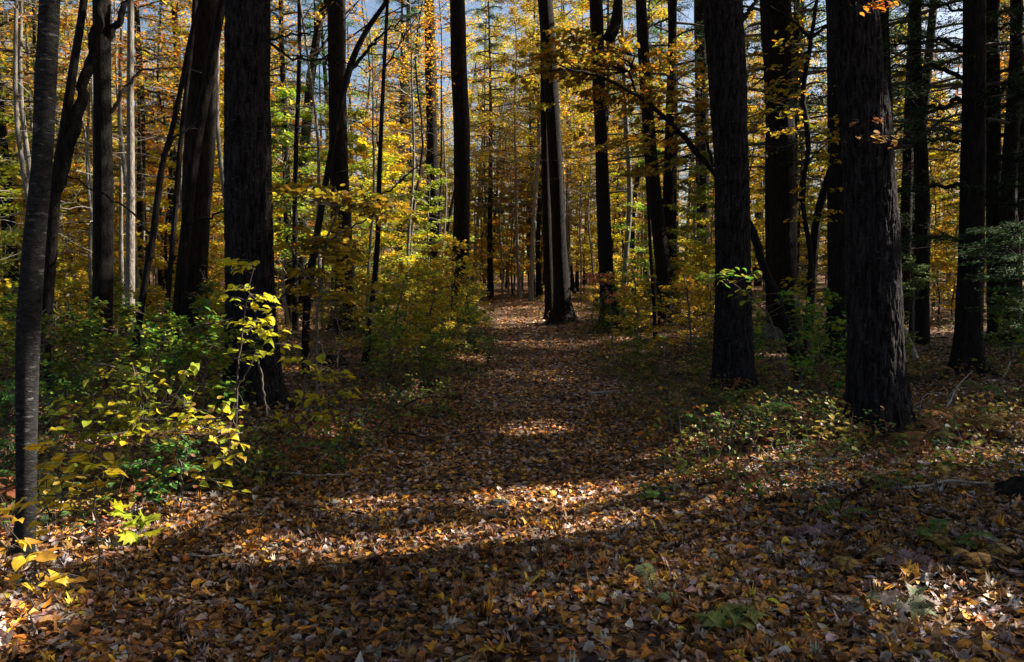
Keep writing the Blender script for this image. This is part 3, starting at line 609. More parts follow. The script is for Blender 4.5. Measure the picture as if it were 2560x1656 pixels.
leafy('hobblebush', 'front shrub with large dull yellow leaves touching the smooth grey trunk', 'shrub', 3.7,
    [[(228,1265,4,0),(222,1180,4,0),(220,1100,3,0),(200,1050,2,0)], [(222,1180,3,0),(150,1150,2,0),(110,1180,2,0)]],
    [(205,1060,60,24,6),(240,1090,50,20,4),(150,1050,40,20,3),(110,1110,50,24,4),(110,1180,50,18,4),(180,1140,40,12,2),(130,1210,30,8,1)], B_twig, YEL[:2]+OLV[:2], .08, TO, per=4, ln=.16)
leafy('maple_seedling', 'small maple seedling with pointed lobed yellow leaves below the green bush', 'seedling', 4.3,
    [[(300,1265,3,0),(285,1225,3,0),(276,1190,2,0)], [(300,1265,3,0),(315,1240,2,0),(316,1215,2,0)]],
    [(272,1188,22,10,2),(322,1212,22,10,2),(350,1228,14,8,1)], B_twig, [(.5,.46,.02),(.38,.42,.03)], .10, TM, per=2, ln=.12)
leafy('hobblebush', 'knee-high twig with large yellow leaves in the bottom left corner', 'shrub', 3.2,
    [[(76,1440,6,0),(70,1390,5,0),(72,1350,4,0),(95,1330,3,0),(140,1335,2,0)], [(72,1360,4,0),(40,1300,3,0),(20,1275,2,0)], [(72,1360,4,0),(75,1320,3,0),(100,1295,2,0)]],
    [(25,1275,25,6,2),(95,1298,26,6,2),(140,1338,26,8,2),(85,1355,26,10,2),(5,1210,24,8,2),(60,1345,20,6,1)], B_twig, [(.6,.36,.02),(.52,.34,.03),(.4,.2,.03)], .075, TO, per=3, ln=.09)
leafy('green_undergrowth', 'low dark green bush left of the smooth grey trunk', 'shrub', 5.6,
    [[(20,1150,5,0),(18,1050,4,0),(15,980,3,0)], [(20,1100,3,0),(60,1010,2,0)]],
    [(20,980,50,70,18),(30,1090,40,60,12),(60,900,60,40,12)], B_twig, GRN, .05, TO, M_green, per=14, ln=.2)
leafy('green_undergrowth', 'green shrub layer between the smooth grey trunk and the near-black trunk', 'shrub', 8.5,
    [[(150,1000,5,0),(150,920,4,0),(155,850,3,0)], [(150,950,3,0),(200,880,2,0)]],
    [(150,870,60,40,22),(190,930,50,40,12),(130,930,50,50,12)], B_twig, GRN+YGR[:1], .05, TO, M_green, per=14, ln=.25)
leafy('thicket_shrub', 'dense leafy thicket beside the foot of the sunlit-edged trunk, left verge of the trail', 'shrub', 15.0,
    [[(1085,850,5,0),(1090,770,4,0),(1085,690,3,0)], [(1085,820,4,0),(1040,760,3,0),(1020,700,2,0)], [(1088,800,4,0),(1130,760,2,0)]],
    [(1060,710,50,50,20),(1100,770,50,50,18),(1040,800,50,40,12),(1120,830,36,20,8),(1010,660,50,30,7)], B_twig, GRN+YGR+OLV, .075, TO, M_green, per=14)
leafy('thicket_shrub', 'pale green shrub catching the sun on the left edge of the trail', 'shrub', 13.0,
    [[(1130,870,4,0),(1135,840,3,0),(1140,815,2,0)]],
    [(1140,830,36,20,14),(1120,800,30,16,8)], B_twig, [(.3,.4,.1),(.12,.28,.08),(.4,.4,.2)], .05, TO, M_green, per=12, ln=.15)
leafy('bare_shrub', 'tangle of thin bare stems with few yellow leaves, right edge of the trail', 'shrub', 6.8,
    [[(1585,1100,5,0),(1580,1000,4,0),(1573,900,2,0)], [(1585,1090,4,0),(1560,980,3,.1),(1555,880,2,.2)], [(1590,1110,4,0),(1600,1020,3,.1),(1605,940,2,.1)],
     [(1580,1000,3,0),(1530,940,2,0),(1490,920,1.5,0)], [(1595,1130,3,0),(1630,1060,2,-.1),(1650,980,1.5,-.2)], [(1585,1050,3,0),(1540,1000,2,0),(1500,990,1.5,0)]],
    [(1500,1000,40,24,5),(1600,1070,40,30,4),(1620,940,40,40,4),(1540,960,60,60,5),(1580,1010,60,60,6),(1520,1060,50,30,4)], B_twig, YEL[:2]+ORG[2:]+BRT[:1], .055, TO, per=4, ln=.14)
leafy('beech_sapling', 'sapling with coppery sunlit leaves in front of the second trunk right of the trail', 'sapling', 16.0,
    [[(1425,790,5,0),(1420,730,4,0),(1410,670,3,0),(1390,640,2,0)]], [(1395,650,40,12,14),(1430,690,26,12,8)], B_twig, [(.6,.2,.08),(.7,.32,.12)], .08, TO, per=12)
leafy('understory_maple', 'sunlit yellow-green sapling on the right verge below the second right trunk', 'sapling', 14.5,
    [[(1480,800,6,0),(1482,740,5,0),(1478,680,4,0),(1470,620,3,0)]], [(1470,640,60,26,14),(1500,700,60,26,12),(1450,740,40,20,6)], B_twig, YGR+YEL[:2], .08, TO, per=11)
leafy('understory_maple', 'gold sapling on the right bank just left of the big black pine', 'sapling', 13.0,
    [[(1610,840,6,0),(1605,770,5,0),(1600,700,4,0),(1590,640,3,0)]], [(1590,660,50,22,10),(1610,730,60,26,12),(1570,780,50,20,8)], B_twig, GLD[:3]+YEL[:2], .08, TO, per=10)
leafy('maple_seedling', 'green maple seedling on the forest floor in the bottom right foreground', 'seedling', 3.35,
    [[(1720,1525,2,0),(1700,1490,2,0),(1670,1462,1,0)], [(1720,1525,2,0),(1725,1485,1,0)]],
    [(1665,1455,24,4,3),(1700,1495,26,6,3),(1740,1470,24,6,2)], B_twig, [(.26,.34,.10),(.34,.36,.12)], .1, TM, M_green, per=2, ln=.05)
leafy('maple_seedling', 'pale whitish-leaved seedling near the bottom right corner', 'seedling', 3.3,
    [[(2120,1530,2,0),(2110,1495,2,0),(2080,1470,1,0)], [(2120,1530,2,0),(2160,1480,1,0)]],
    [(2070,1460,60,14,4),(2160,1480,60,14,4),(2110,1505,70,14,3),(2000,1450,24,8,2)], B_twig, [(.36,.35,.24),(.28,.3,.18),(.36,.3,.25)], .07, TM, M_green, per=2, ln=.1)
leafy('maple_seedling', 'mauve-leaved seedling lying low right of the trail mouth', 'seedling', 4.3,
    [[(1920,1330,2,0),(1900,1290,2,0),(1880,1270,1,0)]],
    [(1890,1275,60,12,4),(1950,1310,50,8,2),(1850,1260,30,8,2)], B_twig, [(.34,.22,.2),(.3,.2,.2)], .08, TM, per=2, ln=.06)
leafy('maple_seedling', 'purplish seedling below the ferns in the right foreground', 'seedling', 3.8,
    [[(2150,1400,2,0),(2130,1370,2,0)]],
    [(2110,1350,60,10,4),(2140,1385,40,8,2)], B_twig, [(.32,.22,.21),(.28,.2,.19)], .08, TM, per=2, ln=.06)

HN = [(.03,.09,.04),(.05,.12,.05),(.04,.10,.03),(.08,.15,.05)]
leafy('hemlock_sapling', 'young hemlock with flat green sprays at the right edge', 'sapling', 8.0,
    [[(2395,900,10,0),(2385,760,9,0),(2372,620,7,0),(2365,500,4,0)]],
    [(2340,540,60,26,16),(2330,620,80,30,22),(2350,700,60,30,14),(2300,590,50,16,8),(2370,780,50,30,10)], B_twig, HN, .05, TN, M_needle, per=60, ln=.4, flat=.05)
leafy('hemlock_sapling', 'pale green young hemlock between the nearest right trunk and the limby hemlock', 'sapling', 14.0,
    [[(2125,745,8,0),(2124,690,6,0),(2122,620,4,0)]],
    [(2120,620,36,16,14),(2140,660,40,16,12),(2100,680,24,14,6)], B_twig, [(.14,.24,.08),(.2,.28,.08)], .06, TN, M_needle, per=60, ln=.45, flat=.05)
mb = MB()
for bx, by, br in BASES:
    if by > 21: continue
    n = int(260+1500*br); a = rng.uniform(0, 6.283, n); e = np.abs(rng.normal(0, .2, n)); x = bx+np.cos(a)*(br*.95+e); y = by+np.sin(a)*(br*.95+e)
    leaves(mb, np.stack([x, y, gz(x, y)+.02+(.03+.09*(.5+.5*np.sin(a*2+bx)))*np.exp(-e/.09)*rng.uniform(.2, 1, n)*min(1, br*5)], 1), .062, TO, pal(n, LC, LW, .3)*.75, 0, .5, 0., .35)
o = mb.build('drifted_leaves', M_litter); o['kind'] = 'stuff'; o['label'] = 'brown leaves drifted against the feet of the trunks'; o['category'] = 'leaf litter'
# ------------------------------------------------------------------ ferns
def frond_mesh(cs, L=.55):
    m = MB(); n = 26; t = np.linspace(0, 1, 14); q = np.stack([t*L*.85, 0*t, L*.75*np.sin(t*2.1)*.8*(1-.25*t)], 1); tube(m, q, np.linspace(.004, .001, 14), 4)
    for k in range(n):
        s = .15+.85*k/n; p = np.array([np.interp(s, t, q[:, j]) for j in range(3)]); ll = L*.26*math.sin(math.pi*min(1, (1-s)*.8+.2))*(1-s*.45)+.01
        for sg in (-1, 1):
            w_ = ll*.17; e = p+np.array((ll*.25, sg*ll, -.12*ll)); mid = p+(e-p)*.4; dv = np.array((w_, 0, 0))
            m.add([p, mid+dv, e, mid-dv, p+(e-p)*.7+dv*.8], [(0,3,2),(0,2,1)], cs[k % len(cs)], 1)
    return m
def make_fern(palette, nf, L, label, mat):
    root = empty('fern', (0,0,0), label, 'fern', 'ferns on the forest floor'); me = None
    for k in range(nf):
        if k < 2: o = frond_mesh([tuple(c) for c in pal(6, palette)], L*(1 if k else .8)).build('frond', [B_twig, mat], root)
        else: o = bpy.data.objects.new('frond', ms[k % 2]); C.objects.link(o); o.parent = root
        if k == 1: ms = [root.children[0].data, o.data]
        o.rotation_euler = (rng.uniform(-.2, .2), rng.uniform(-.25, .35), 2*math.pi*k/nf+rng.uniform(-.4, .4)); s = rng.uniform(.7, 1.15); o.scale = (s, s, s)
    return root
def copy_tree(r):
    c = r.copy(); C.objects.link(c)
    for ch in r.children:
        k = ch.copy(); C.objects.link(k); k.parent = c
        for g in ch.children: h = g.copy(); C.objects.link(h); h.parent = k
    return c
F1 = make_fern(GRN+[(.09,.17,.03),(.2,.2,.04)], 7, .5, '', M_green)
F2 = make_fern([(.4,.28,.06),(.3,.16,.05),(.45,.3,.12)], 6, .5, '', M_leaf)
F3 = make_fern([(.42,.44,.2),(.3,.36,.14)], 2, .34, '', M_green)
protos = {'g': F1, 'b': F2, 'p': F3}; usedp = set()
FERNS = [('g',1690,960,1,'green fern at the foot of the big black pine'),('b',1640,925,.9,'bronze fern arching beside the big black pine'),
 ('g',1735,985,.9,'dark green fern right of the big black pine foot'),('g',1790,1010,.9,'green fern between the two right pines, nearer the left one'),
 ('b',1800,940,.8,'brown fern behind the gap between the two right pines'),('g',1860,1010,1.,'green fern left of the nearest right trunk'),
 ('b',1920,1050,.8,'withered fern touching the left foot of the nearest right trunk'),('b',2130,1060,.9,'withered fern at the right foot of the nearest right trunk'),
 ('b',2210,1030,1.,'sunlit rusty fern below the pale dead branches'),('b',2290,1020,1.,'sunlit rusty fern near the right edge below the dead branches'),
 ('b',2360,1040,1.,'rusty fern at the right edge in the sun patch'),('g',2300,945,.9,'green fern right of the pale dead branches'),
 ('g',2350,960,.9,'green fern at the right edge behind the sun patch'),('b',2160,985,.8,'golden fern beside the pale dead branches'),
 ('g',2190,1320,.55,'green fern in the shaded right foreground'),('b',2250,1350,.5,'brownish fern nearest the bottom right corner'),
 ('b',1990,1340,.45,'small bronze fern among mauve seedlings'),('p',1530,1365,.75,'single pale fern frond lying on the sunlit leaves right of centre'),
 ('g',1940,1240,.45,'flat dark green fern right of the sunlit strip'),('g',1640,1010,.6,'green fern behind the bare shrub'),
 ('g',1400,830,1,'bright fern on the right edge of the trail'),('g',1520,830,1,'green fern on the bank under the forked trunk'),
 ('g',1570,815,1,'light green fern right of the forked trunk foot'),('b',1480,850,1,'bronze fern on the right bank of the trail'),
 ('b',1600,870,1,'brown fern left of the big black pine'),('g',1900,960,.8,'fern in deep shade left of the nearest right trunk'),
 ('g',1520,1150,.5,'tiny green fern on the right trail edge'),('b',2320,880,.9,'brown fern right of the limby hemlock foot'),
 ('g',950,930,.7,'dark fern on the left edge of the trail'),('g',880,880,.8,'blue-green fern near the straight thin black sapling'),
 ('g',1000,960,.6,'small dark fern left of the trail'),('g',640,1090,.6,'dark fern below the huge left pine'),('g',470,1150,.6,'dark fern under the sunlit yellow shrub'),
 ('b',1770,870,.9,'brown fern just behind the big black pine'),('b',2140,900,.9,'brown fern between the nearest right trunk and the limby hemlock'),
 ('g',2060,1180,.5,'small dark fern below the nearest right trunk'),('g',110,1080,.8,'dark fern behind the smooth grey trunk'),('g',60,1160,.7,'green fern left foreground beside the smooth grey trunk')]
for kd, X, Y, s, lab in FERNS:
    r = protos[kd] if kd not in usedp else copy_tree(protos[kd]); usedp.add(kd)
    g = G(X, Y); r.location = (g[0], g[1], float(gz(g[0], g[1]))); r.rotation_euler = (0, 0, rng.uniform(0, 6.28)); r.scale = (s, s, s); r['label'] = lab

# ------------------------------------------------------------------ dead wood, stones
def dead_branch(label, lines, bark=None):
    g = G(lines[0][0][0], lines[0][0][1]); root = empty('fallen_branch', (g[0], g[1], float(gz(g[0], g[1]))), label, 'dead branch'); m = MB()
    for l in lines:
        q = [P(x, y, g[1]+dd) for x, y, dd, _ in l]; s = smooth_line(q, len(q)*5); s[:, 2] = np.maximum(s[:, 2], gz(s[:, 0], s[:, 1])+.01)
        tube(m, s, np.linspace(l[0][3], l[-1][3], len(s)), 6)
    under(root, m, 'dead_wood', bark or B_dead)
dead_branch('pale bare dead branch rising from the ferns right of the nearest right trunk',
    [[(2175,975,0,.012),(2205,940,0,.011),(2225,900,.1,.009),(2262,862,.2,.004)], [(2150,985,0,.008),(2140,950,0,.007),(2150,920,0,.006),(2190,912,0,.003)],
     [(2180,970,0,.007),(2250,950,.1,.006),(2320,942,.2,.003)], [(2150,985,-.1,.007),(2230,965,0,.005),(2300,970,.1,.003)], [(2225,900,.1,.005),(2250,902,.1,.002)],
     [(2215,950,-.1,.010),(2240,980,-.2,.01),(2250,1010,-.3,.006)], [(2245,945,-.1,.005),(2300,985,-.3,.003)]])
dead_branch('thin grey stick lying across the shaded right foreground', [[(2080,1262,0,.010),(2170,1268,0,.012),(2280,1262,0,.012),(2330,1255,0,.006)]])
dead_branch('short fallen limb with a pale end at the foot of the limby hemlock', [[(2300,905,0,.03),(2330,880,.3,.025),(2350,840,.6,.012)], [(2325,885,.3,.01),(2390,880,.8,.005)]])
dead_branch('dark leaning stick on the bank left of the big black pine', [[(1545,880,0,.012),(1590,850,.6,.012),(1640,835,1.2,.006)]], B_dark)
dead_branch('thin dark fallen twig by the left edge of the trail', [[(880,990,0,.01),(930,950,.3,.01),(980,925,.5,.008),(1060,925,.8,.004)]], B_dark)
dead_branch('broken dark stub leaning beside the nearest right trunk', [[(2135,850,0,.05),(2118,800,.2,.04),(2098,755,.4,.025)]])
for X, Y, L_, a_, mt, lab in [(700,1110,.7,.3,B_dead,'grey stick on dark leaves below the huge left pine'),(980,1010,.6,2.6,B_dark,'dark stick at the left edge of the trail'),
  (1560,1130,.5,1.2,B_dead,'short pale stick below the bare shrub'),(1740,1130,.8,.2,B_dark,'dark stick above the long sunlit strip on the right'),(1850,1110,.6,-.4,B_dead,'pale stick left of the nearest right trunk foot'),
  (1980,1200,.5,.9,B_dark,'small dark stick below the nearest right trunk'),(2230,1180,.8,.1,B_dead,'long pale stick in the shade under the rusty ferns'),(1450,900,1.1,.5,B_dead,'pale stick lying on the right bank of the trail'),
  (820,960,.9,-.3,B_dead,'grey stick near the thin black sapling foot'),(2200,800,1.6,.15,B_dark,'long dark fallen limb behind the limby hemlock'),(1900,830,1.4,-.2,B_dark,'dark fallen limb behind the two right pines'),
  (500,1290,.35,.4,B_dead,'thin pale stick right of the maple seedling'),(1250,1440,.3,-.5,B_twig,'brown twig in the middle foreground'),(900,1480,.25,.8,B_twig,'brown twig near the bottom of the picture, left of centre')]:
    g = G(X, Y); q = []; n_ = 6
    root = empty('fallen_stick', (g[0], g[1], float(gz(g[0], g[1]))), lab, 'stick')
    for k_ in range(n_):
        t_ = k_/(n_-1)-.5; x_ = g[0]+math.cos(a_)*L_*t_+rng.normal(0, .02); y_ = g[1]+math.sin(a_)*L_*t_+rng.normal(0, .02); q.append((x_, y_, float(gz(x_, y_))+.035+max(0, rng.normal(0, .02))))
    m = MB(); s_ = limb(m, q, .004+.012*L_, .004, 6); twigs(m, s_, 4, L_*.3, .004); under(root, m, 'dead_wood', mt)
def rock(label, X, Y, sx_, sy_, sz_, mat=None, name='stone', cat='stone', rot=0.):
    g = G(X, Y); import bmesh
    bm = bmesh.new(); bmesh.ops.create_icosphere(bm, subdivisions=4, radius=1)
    for v in bm.verts:
        f = 1+.3*noise.noise(v.co*1.3+Vector((X, Y, 0)))+.12*noise.noise(v.co*3.4+Vector((X, 0, 0))); v.co = Vector((v.co.x*sx_, v.co.y*sy_, v.co.z*sz_))*f
    me = bpy.data.meshes.new(name); bm.to_mesh(me); bm.free(); me.polygons.foreach_set('use_smooth', [True]*len(me.polygons)); me.materials.append(mat or M_rock)
    o = bpy.data.objects.new(name, me); C.objects.link(o); o.location = (g[0], g[1], float(gz(g[0], g[1]))+sz_*.35); o.rotation_euler = (0, 0, rot); o['label'] = label; o['category'] = cat
rock('small flat mossy stone lying in the middle of the trail', 1162, 1148, .08, .05, .04)
rock('dark decayed stump mound at the right edge of the picture', 2375, 1200, .16, .16, .09, B_dark, 'stump', 'stump')
rock('pale rounded stone half buried among ferns left of the nearest right trunk', 1885, 985, .09, .08, .05)
rock('light weathered stone with dry leaves left of the nearest right trunk', 1790, 1052, .12, .09, .05, B_brown)
rock('black wedge of rotten log left of the straight thin sapling', 770, 858, .3, .16, .14, B_dark, 'rotten_log', 'log')
rock('large shaded boulder on the bank behind the big black pine', 1790, 800, .45, .4, .28)

# ------------------------------------------------------------------ unseen trees added right of the frame, their crowns shaped to shade the trail
for tx in (-11, -7.6, -4, -.4, 3.2, 6.8, 9.6, 12.5):
    for ty in (.5, 4, 7.6, 11.5, 15):
        zc = rng.uniform(15, 17); x = tx+zc*sx+rng.uniform(-.4, .4); y = ty+zc*sy+rng.uniform(-.4, .4)
        if x < .70*y+.5 and y < 19: continue
        x, y = clear_trunk(x, y, zc+1); zb = float(gz(x, y)); p0 = np.array((x, y, zb-.05))
        s = smooth_line([p0, p0+(rng.normal(0, .1), rng.normal(0, .1), zc*.5), p0+(rng.normal(0, .2), rng.normal(0, .2), zc+2.5)], 14)
        lab = 'tall unseen tree added beyond the right edge of the frame to shade the trail'
        root = empty('added_shade_tree', tuple(p0), lab, 'tree', 'unseen shade trees added beyond the right edge')
        m = MB(); tube(m, s, np.linspace(.17, .03, 14), 12); under(root, m, 'trunk', B_dark)
        m = MB(); c = s[-1]-(0, 0, 2.5); cl = canopy(m, c, (3., 2.7, 2.2), 9500, OLV+GRN[:1], .18, clumps=40)
        for e in cl[::9]: limb(m, [s[9], (s[9]+e)/2+(0, 0, .3), e], .04, .01, 4, 0, 0, 5)
        under(root, m, 'crown', [B_dark, M_leaf])

for tx, ty in ((-7,2.5),(-3.5,-3.5),(3,-4),(5.2,1.5),(-11,6.5),(9,7.5),(-.5,-8),(13,12),(-15,13)):  # unseen trees added around the viewpoint so their crowns cut the skylight
    zc = rng.uniform(14, 17); tx, ty = clear_trunk(tx, ty, zc+1, 1.5) if tx > -2 else (tx, ty); p0 = np.array((tx, ty, float(gz(tx, ty))-.05)); s = smooth_line([p0, p0+(rng.normal(0, .1), rng.normal(0, .1), zc*.5), p0+(rng.normal(0, .2), rng.normal(0, .2), zc+2)], 14)
    root = empty('added_shade_tree', tuple(p0), 'tall unseen tree added just outside the frame, its crown darkening the trail', 'tree', 'unseen shade trees added around the viewpoint')
    m = MB(); tube(m, s, np.linspace(.15, .03, 14), 12); under(root, m, 'trunk', B_dark)
    m = MB(); c = s[-1]-(0, 0, 2.5)+np.array((0 if abs(tx) > 12 else -tx*.15, 2. if ty < 5 else 0, 0)); cl = canopy(m, c, (4.6, 4.6, 2.4), 5200, OLV+GRN[:1], .26, clumps=40)
    for e in cl[::8]: limb(m, [s[9], (s[9]+e)/2+(0, 0, .3), e], .04, .01, 4, 0, 0, 5)
    under(root, m, 'crown', [B_dark, M_leaf])

# ------------------------------------------------------------------ background wood: kinds built once, then copied
def proto_tree(name, cat, h, r, bark, leafp, nbr, h0, bl, nleaf, size, tmpl, lmat, lean=.03, droop=0., flat=.05, dead=0):
    root = empty(name, (0, 0, 0), '', cat); q = [np.array((0, 0, -.1))]
    for k in range(1, 6): q.append(np.array((rng.normal(0, lean*h*.4), rng.normal(0, lean*h*.4), h*k/5)))
    s = smooth_line(q, 16); m = MB(); tube(m, s, r*(1-np.linspace(0, 1, 16)**1.3*.9)*(1+.4*np.exp(-np.linspace(0, 16, 16)*1.2)), 9); m.build('trunk', bark, root)
    m = MB(); per = max(1, nleaf//nbr)
    for k in range(nbr):
        z = h0+(h-h0)*(k+rng.uniform(0, 1))/nbr; p = np.array([np.interp(z, s[:, 2], s[:, j]) for j in range(3)])
        f = (z-h0)/(h-h0+1e-6); l = bl*(1-.65*f)*rng.uniform(.6, 1.15); a = k*2.4+rng.uniform(-.5, .5)
        e = p+np.array((math.cos(a)*l, math.sin(a)*l, l*(.25-droop)+rng.uniform(-.1, .1)*l)); md = (p+e)/2+(0, 0, .06*l)+rng.normal(0, .04*l, 3)
        bs = smooth_line([p, md, e], 7); tube(m, bs, np.linspace(r*.25+.005, .004, 7), 4)
        dv = (e-p)/(np.linalg.norm(e-p)+1e-9); sv = np.cross(dv, (0, 0, 1)); sv /= np.linalg.norm(sv)+1e-9
        twigs(m, bs, 8, l*.5, .005, 0, .05)
        # leaf clusters along the branch
        nc = 6; ct = rng.uniform(.25, 1.05, nc); ci = rng.integers(0, nc, per)
        off = rng.uniform(-1, 1, nc)*l*.35*(1.1-ct*.6)
        t = ct[ci]+rng.normal(0, .09, per); o2 = off[ci]+rng.normal(0, .10*l, per)
        pp = p+(e-p)*t[:, None]+sv*o2[:, None]; pp[:, 2] += rng.normal(0, flat, per)-droop*np.abs(o2)*.5+.06*l*np.sin(t*3)
        leaves(m, pp, size, tmpl, pal(per, leafp), 1, .4, -.25, yaw=None)
    if dead: dead_limbs(m, s, dead, 1.3, 1.5, h0+1, .012, 0)
    m.build('crown', [B_twig if bark is not B_grey else B_dead, lmat], root)
    return root
PT = dict(
 y1=proto_tree('understory_maple', 'tree', 7, .05, B_dark, YEL+YGR[:2], 30, 1.0, 2.3, 5200, .125, TF, M_leaf),
 y2=proto_tree('understory_beech', 'tree', 5, .035, B_grey, YEL+YGR[:2], 24, .4, 2.0, 4200, .11, TF, M_leaf),
 o1=proto_tree('understory_maple', 'tree', 8, .06, B_brown, GLD+YEL, 34, 1.6, 2.5, 6200, .125, TF, M_leaf),
 o2=proto_tree('understory_oak', 'tree', 5.5, .04, B_dark, GLD+ORG[2:], 24, .7, 1.9, 5200, .12, TF, M_leaf),
 g1=proto_tree('understory_maple', 'tree', 6, .045, B_grey, YGR, 26, .8, 2.0, 4500, .115, TF, M_leaf),
 h1=proto_tree('hemlock_tree', 'tree', 11, .10, B_dark, HEM+[(.06,.10,.04)], 60, .8, 2.3, 17000, .085, TN, M_needle, .01, .35, .04, 6),
 h2=proto_tree('hemlock_tree', 'tree', 15, .15, B_dark, HEM+[(.06,.10,.05)], 70, 4.0, 2.6, 18000, .09, TN, M_needle, .01, .35, .04, 12),
 p1=proto_tree('pine_tree', 'tree', 19, .20, B_brown, GLD+YGR, 34, 7, 3.6, 12000, .105, TF, M_leaf, .01, 0, .12, 16),
 p2=proto_tree('oak_tree', 'tree', 17, .13, B_dark, GLD[:2]+YEL+YGR, 34, 5, 3.3, 12500, .10, TF, M_leaf, .02, 0, .12, 12),
 p3=proto_tree('maple_tree', 'tree', 15, .09, B_grey, YEL+YGR+GLD[:1], 30, 5, 2.8, 10500, .095, TF, M_leaf, .02, 0, .12, 10),
 s1=proto_tree('understory_shrub', 'shrub', 1.5, .014, B_twig, YEL+YGR[:1]+OLV, 12, .15, .75, 900, .085, TF, M_leaf, .06),
 s2=proto_tree('understory_shrub', 'shrub', 1.0, .010, B_twig, GRN[:2]+OLV[1:3]+YGR[2:], 12, .08, .6, 900, .065, TF, M_green, .06),
 s3=proto_tree('understory_shrub', 'shrub', 2.4, .02, B_dark, GLD+OLV+YEL, 16, .3, 1.1, 1800, .09, TF, M_leaf, .05),
 s4=proto_tree('bare_shrub', 'shrub', 1.6, .010, B_dead, GLD, 14, .1, .6, 60, .06, TF, M_leaf, .08),
 p4=proto_tree('bare_sapling', 'sapling', 9, .045, B_grey, GLD, 16, 5, 1.3, 500, .10, TF, M_leaf, .03, 0, .1, 8),
 p6=proto_tree('dark_sapling', 'sapling', 13, .055, B_dark, GLD+YEL, 18, 7, 1.4, 900, .10, TF, M_leaf, .03, 0, .1, 10),
 p5=proto_tree('pine_tree', 'tree', 20, .26, B_dark, GRN+YGR[2:]+HEM, 34, 8, 3.6, 12500, .11, TF, M_leaf, .01, .1, .12, 20))
DESC = dict(y1='yellow understory maple', y2='pale-stemmed yellow beech', o1='golden-orange maple', o2='low orange oak', g1='yellow-green maple', h1='young dark hemlock',
 h2='tall dark hemlock', p1='tall brown pine', p2='tall gold oak', p3='slim pale maple', p4='bare pale sapling', p5='tall dark pine', p6='thin dark sapling', s1='knee-high yellow shrub', s2='low green shrub', s3='bushy golden shrub', s4='bare twiggy shrub')
BG = []
def zone(x, y):
    X, _ = proj(np.array((x, y, 1.5))); X = float(X)
    side = [(l[0], l[2]) for l in LAND if l[1] < y-.5]; side.sort()
    lf = [q for q in side if q[0] <= X]; rt = [q for q in side if q[0] > X]
    if lf and rt: return f'between {lf[-1][1]} and {rt[0][1]}'
    return f'right of {lf[-1][1]}' if lf else f'left of {rt[0][1]}'
near = [(o.location.x, o.location.y) for o in C.objects if o.type == 'EMPTY']
def place(kind, n, d0, d1, xl=-.78, xr=.78, gap=1.0, smin=.8, smax=1.25):
    c = 0; tries = 0
    while c < n and tries < n*60:
        tries += 1; y = math.sqrt(rng.uniform(d0*d0, d1*d1)); x = rng.uniform(xl, xr)*y
        if abs(x-float(xpath(y))) < (1.9 if y < 38 else .8)+(.6 if kind[0] in 'yogh' and y < 38 else 0): continue
        if any((x-a)**2+(y-b)**2 < gap*gap for a, b in near): continue
        X_ = float(proj(np.array((x, y, 1.)))[0])
        if 600 < X_ < 1010 and y < (21 if kind[0] in 'yogh' else 15) and kind[0] != 'p': continue
        if 150 < X_ < 520 and y < 15 and kind in ('s1', 's3') and rng.uniform() < .6: continue
        if kind[0] in 'yoghp' and any(0 < (x-a)*.961+(y-b)*.276 < t_ and abs((x-a)*.276-(y-b)*.961) < 2.3 for a, b, t_ in ((-6.3, 13, 13), (-.8, 24, 9), (-5, 17, 6), (.2, 25.6, 15), (.9, 13.6, 15), (-3, 14.3, 12), (3.5, 17.5, 12), (0, 31, 12))): continue
        near.append((x, y)); BG.append((kind, x, y, rng.uniform(smin, smax))); c += 1
place('s1', 16, 8.5, 22, -.7, .05, .7); place('s1', 12, 12, 40, -.7, .7, .7); place('s2', 14, 7, 18, -.7, .7, .6); place('s3', 9, 16, 34, -.7, .7, .8); place('s4', 12, 9, 28, -.7, .7, .7); place('s3', 3, 12, 20, -.6, -.1, .8)
place('y1', 22, 15, 50); place('y1', 5, 16, 30, -.7, -.1); place('p4', 16, 12, 20, -.7, -.12, .6); place('y2', 26, 14, 45); place('o1', 20, 18, 60); place('o2', 8, 16, 50)
place('g1', 12, 15, 40, -.7, 0.); place('g1', 4, 20, 50)
place('p4', 20, 22, 60, -.5, .1, .6); place('p6', 70, 16, 60, -.75, .75, .6); place('p6', 16, 24, 60, -.15, .25, .5); place('o1', 5, 21, 40, -.62, -.12); place('h1', 8, 17, 50, .25, .75); place('h1', 5, 22, 55, -.7, .2); 
for X_, d_, kd in [(1570,22,'h2'),(1800,20.5,'h2'),(30,17,'h2'),(340,24,'h2'),(930,34,'h2'),(1140,40,'h2'),(120,22,'h1'),(1140,48,'h1'),(2140,15,'h2'),(1240,44,'h2'),(640,30,'h1'),(2360,14,'h2')]:
    q_ = P(X_, 700, d_); near.append((q_[0], q_[1])); BG.append((kd, q_[0], q_[1], 1.))
def verge(kind, n, side, y0, y1, a, b):
    for _ in range(n):
        for _t in range(30):
            y = rng.uniform(y0, y1); x = float(xpath(y))+side*rng.uniform(a, b)
            if all((x-p_)**2+(y-q_)**2 > .16 for p_, q_ in near): break
        near.append((x, y)); BG.append((kind, x, y, rng.uniform(.6, 1.0)))
verge('s1', 6, -1, 12, 24, 1.5, 3.0); verge('s2', 7, -1, 8, 22, 1.2, 2.6); verge('s3', 4, -1, 13, 26, 1.6, 3.0); verge('s4', 5, -1, 8, 20, 1.4, 3)
verge('s1', 6, 1, 11, 26, 1.6, 4); verge('s2', 8, 1, 9, 24, 1.3, 3.5); verge('s4', 5, 1, 8, 20, 1.4, 3); verge('s3', 7, 1, 11, 28, 1.7, 4); verge('g1', 3, 1, 15, 24, 2.5, 5)
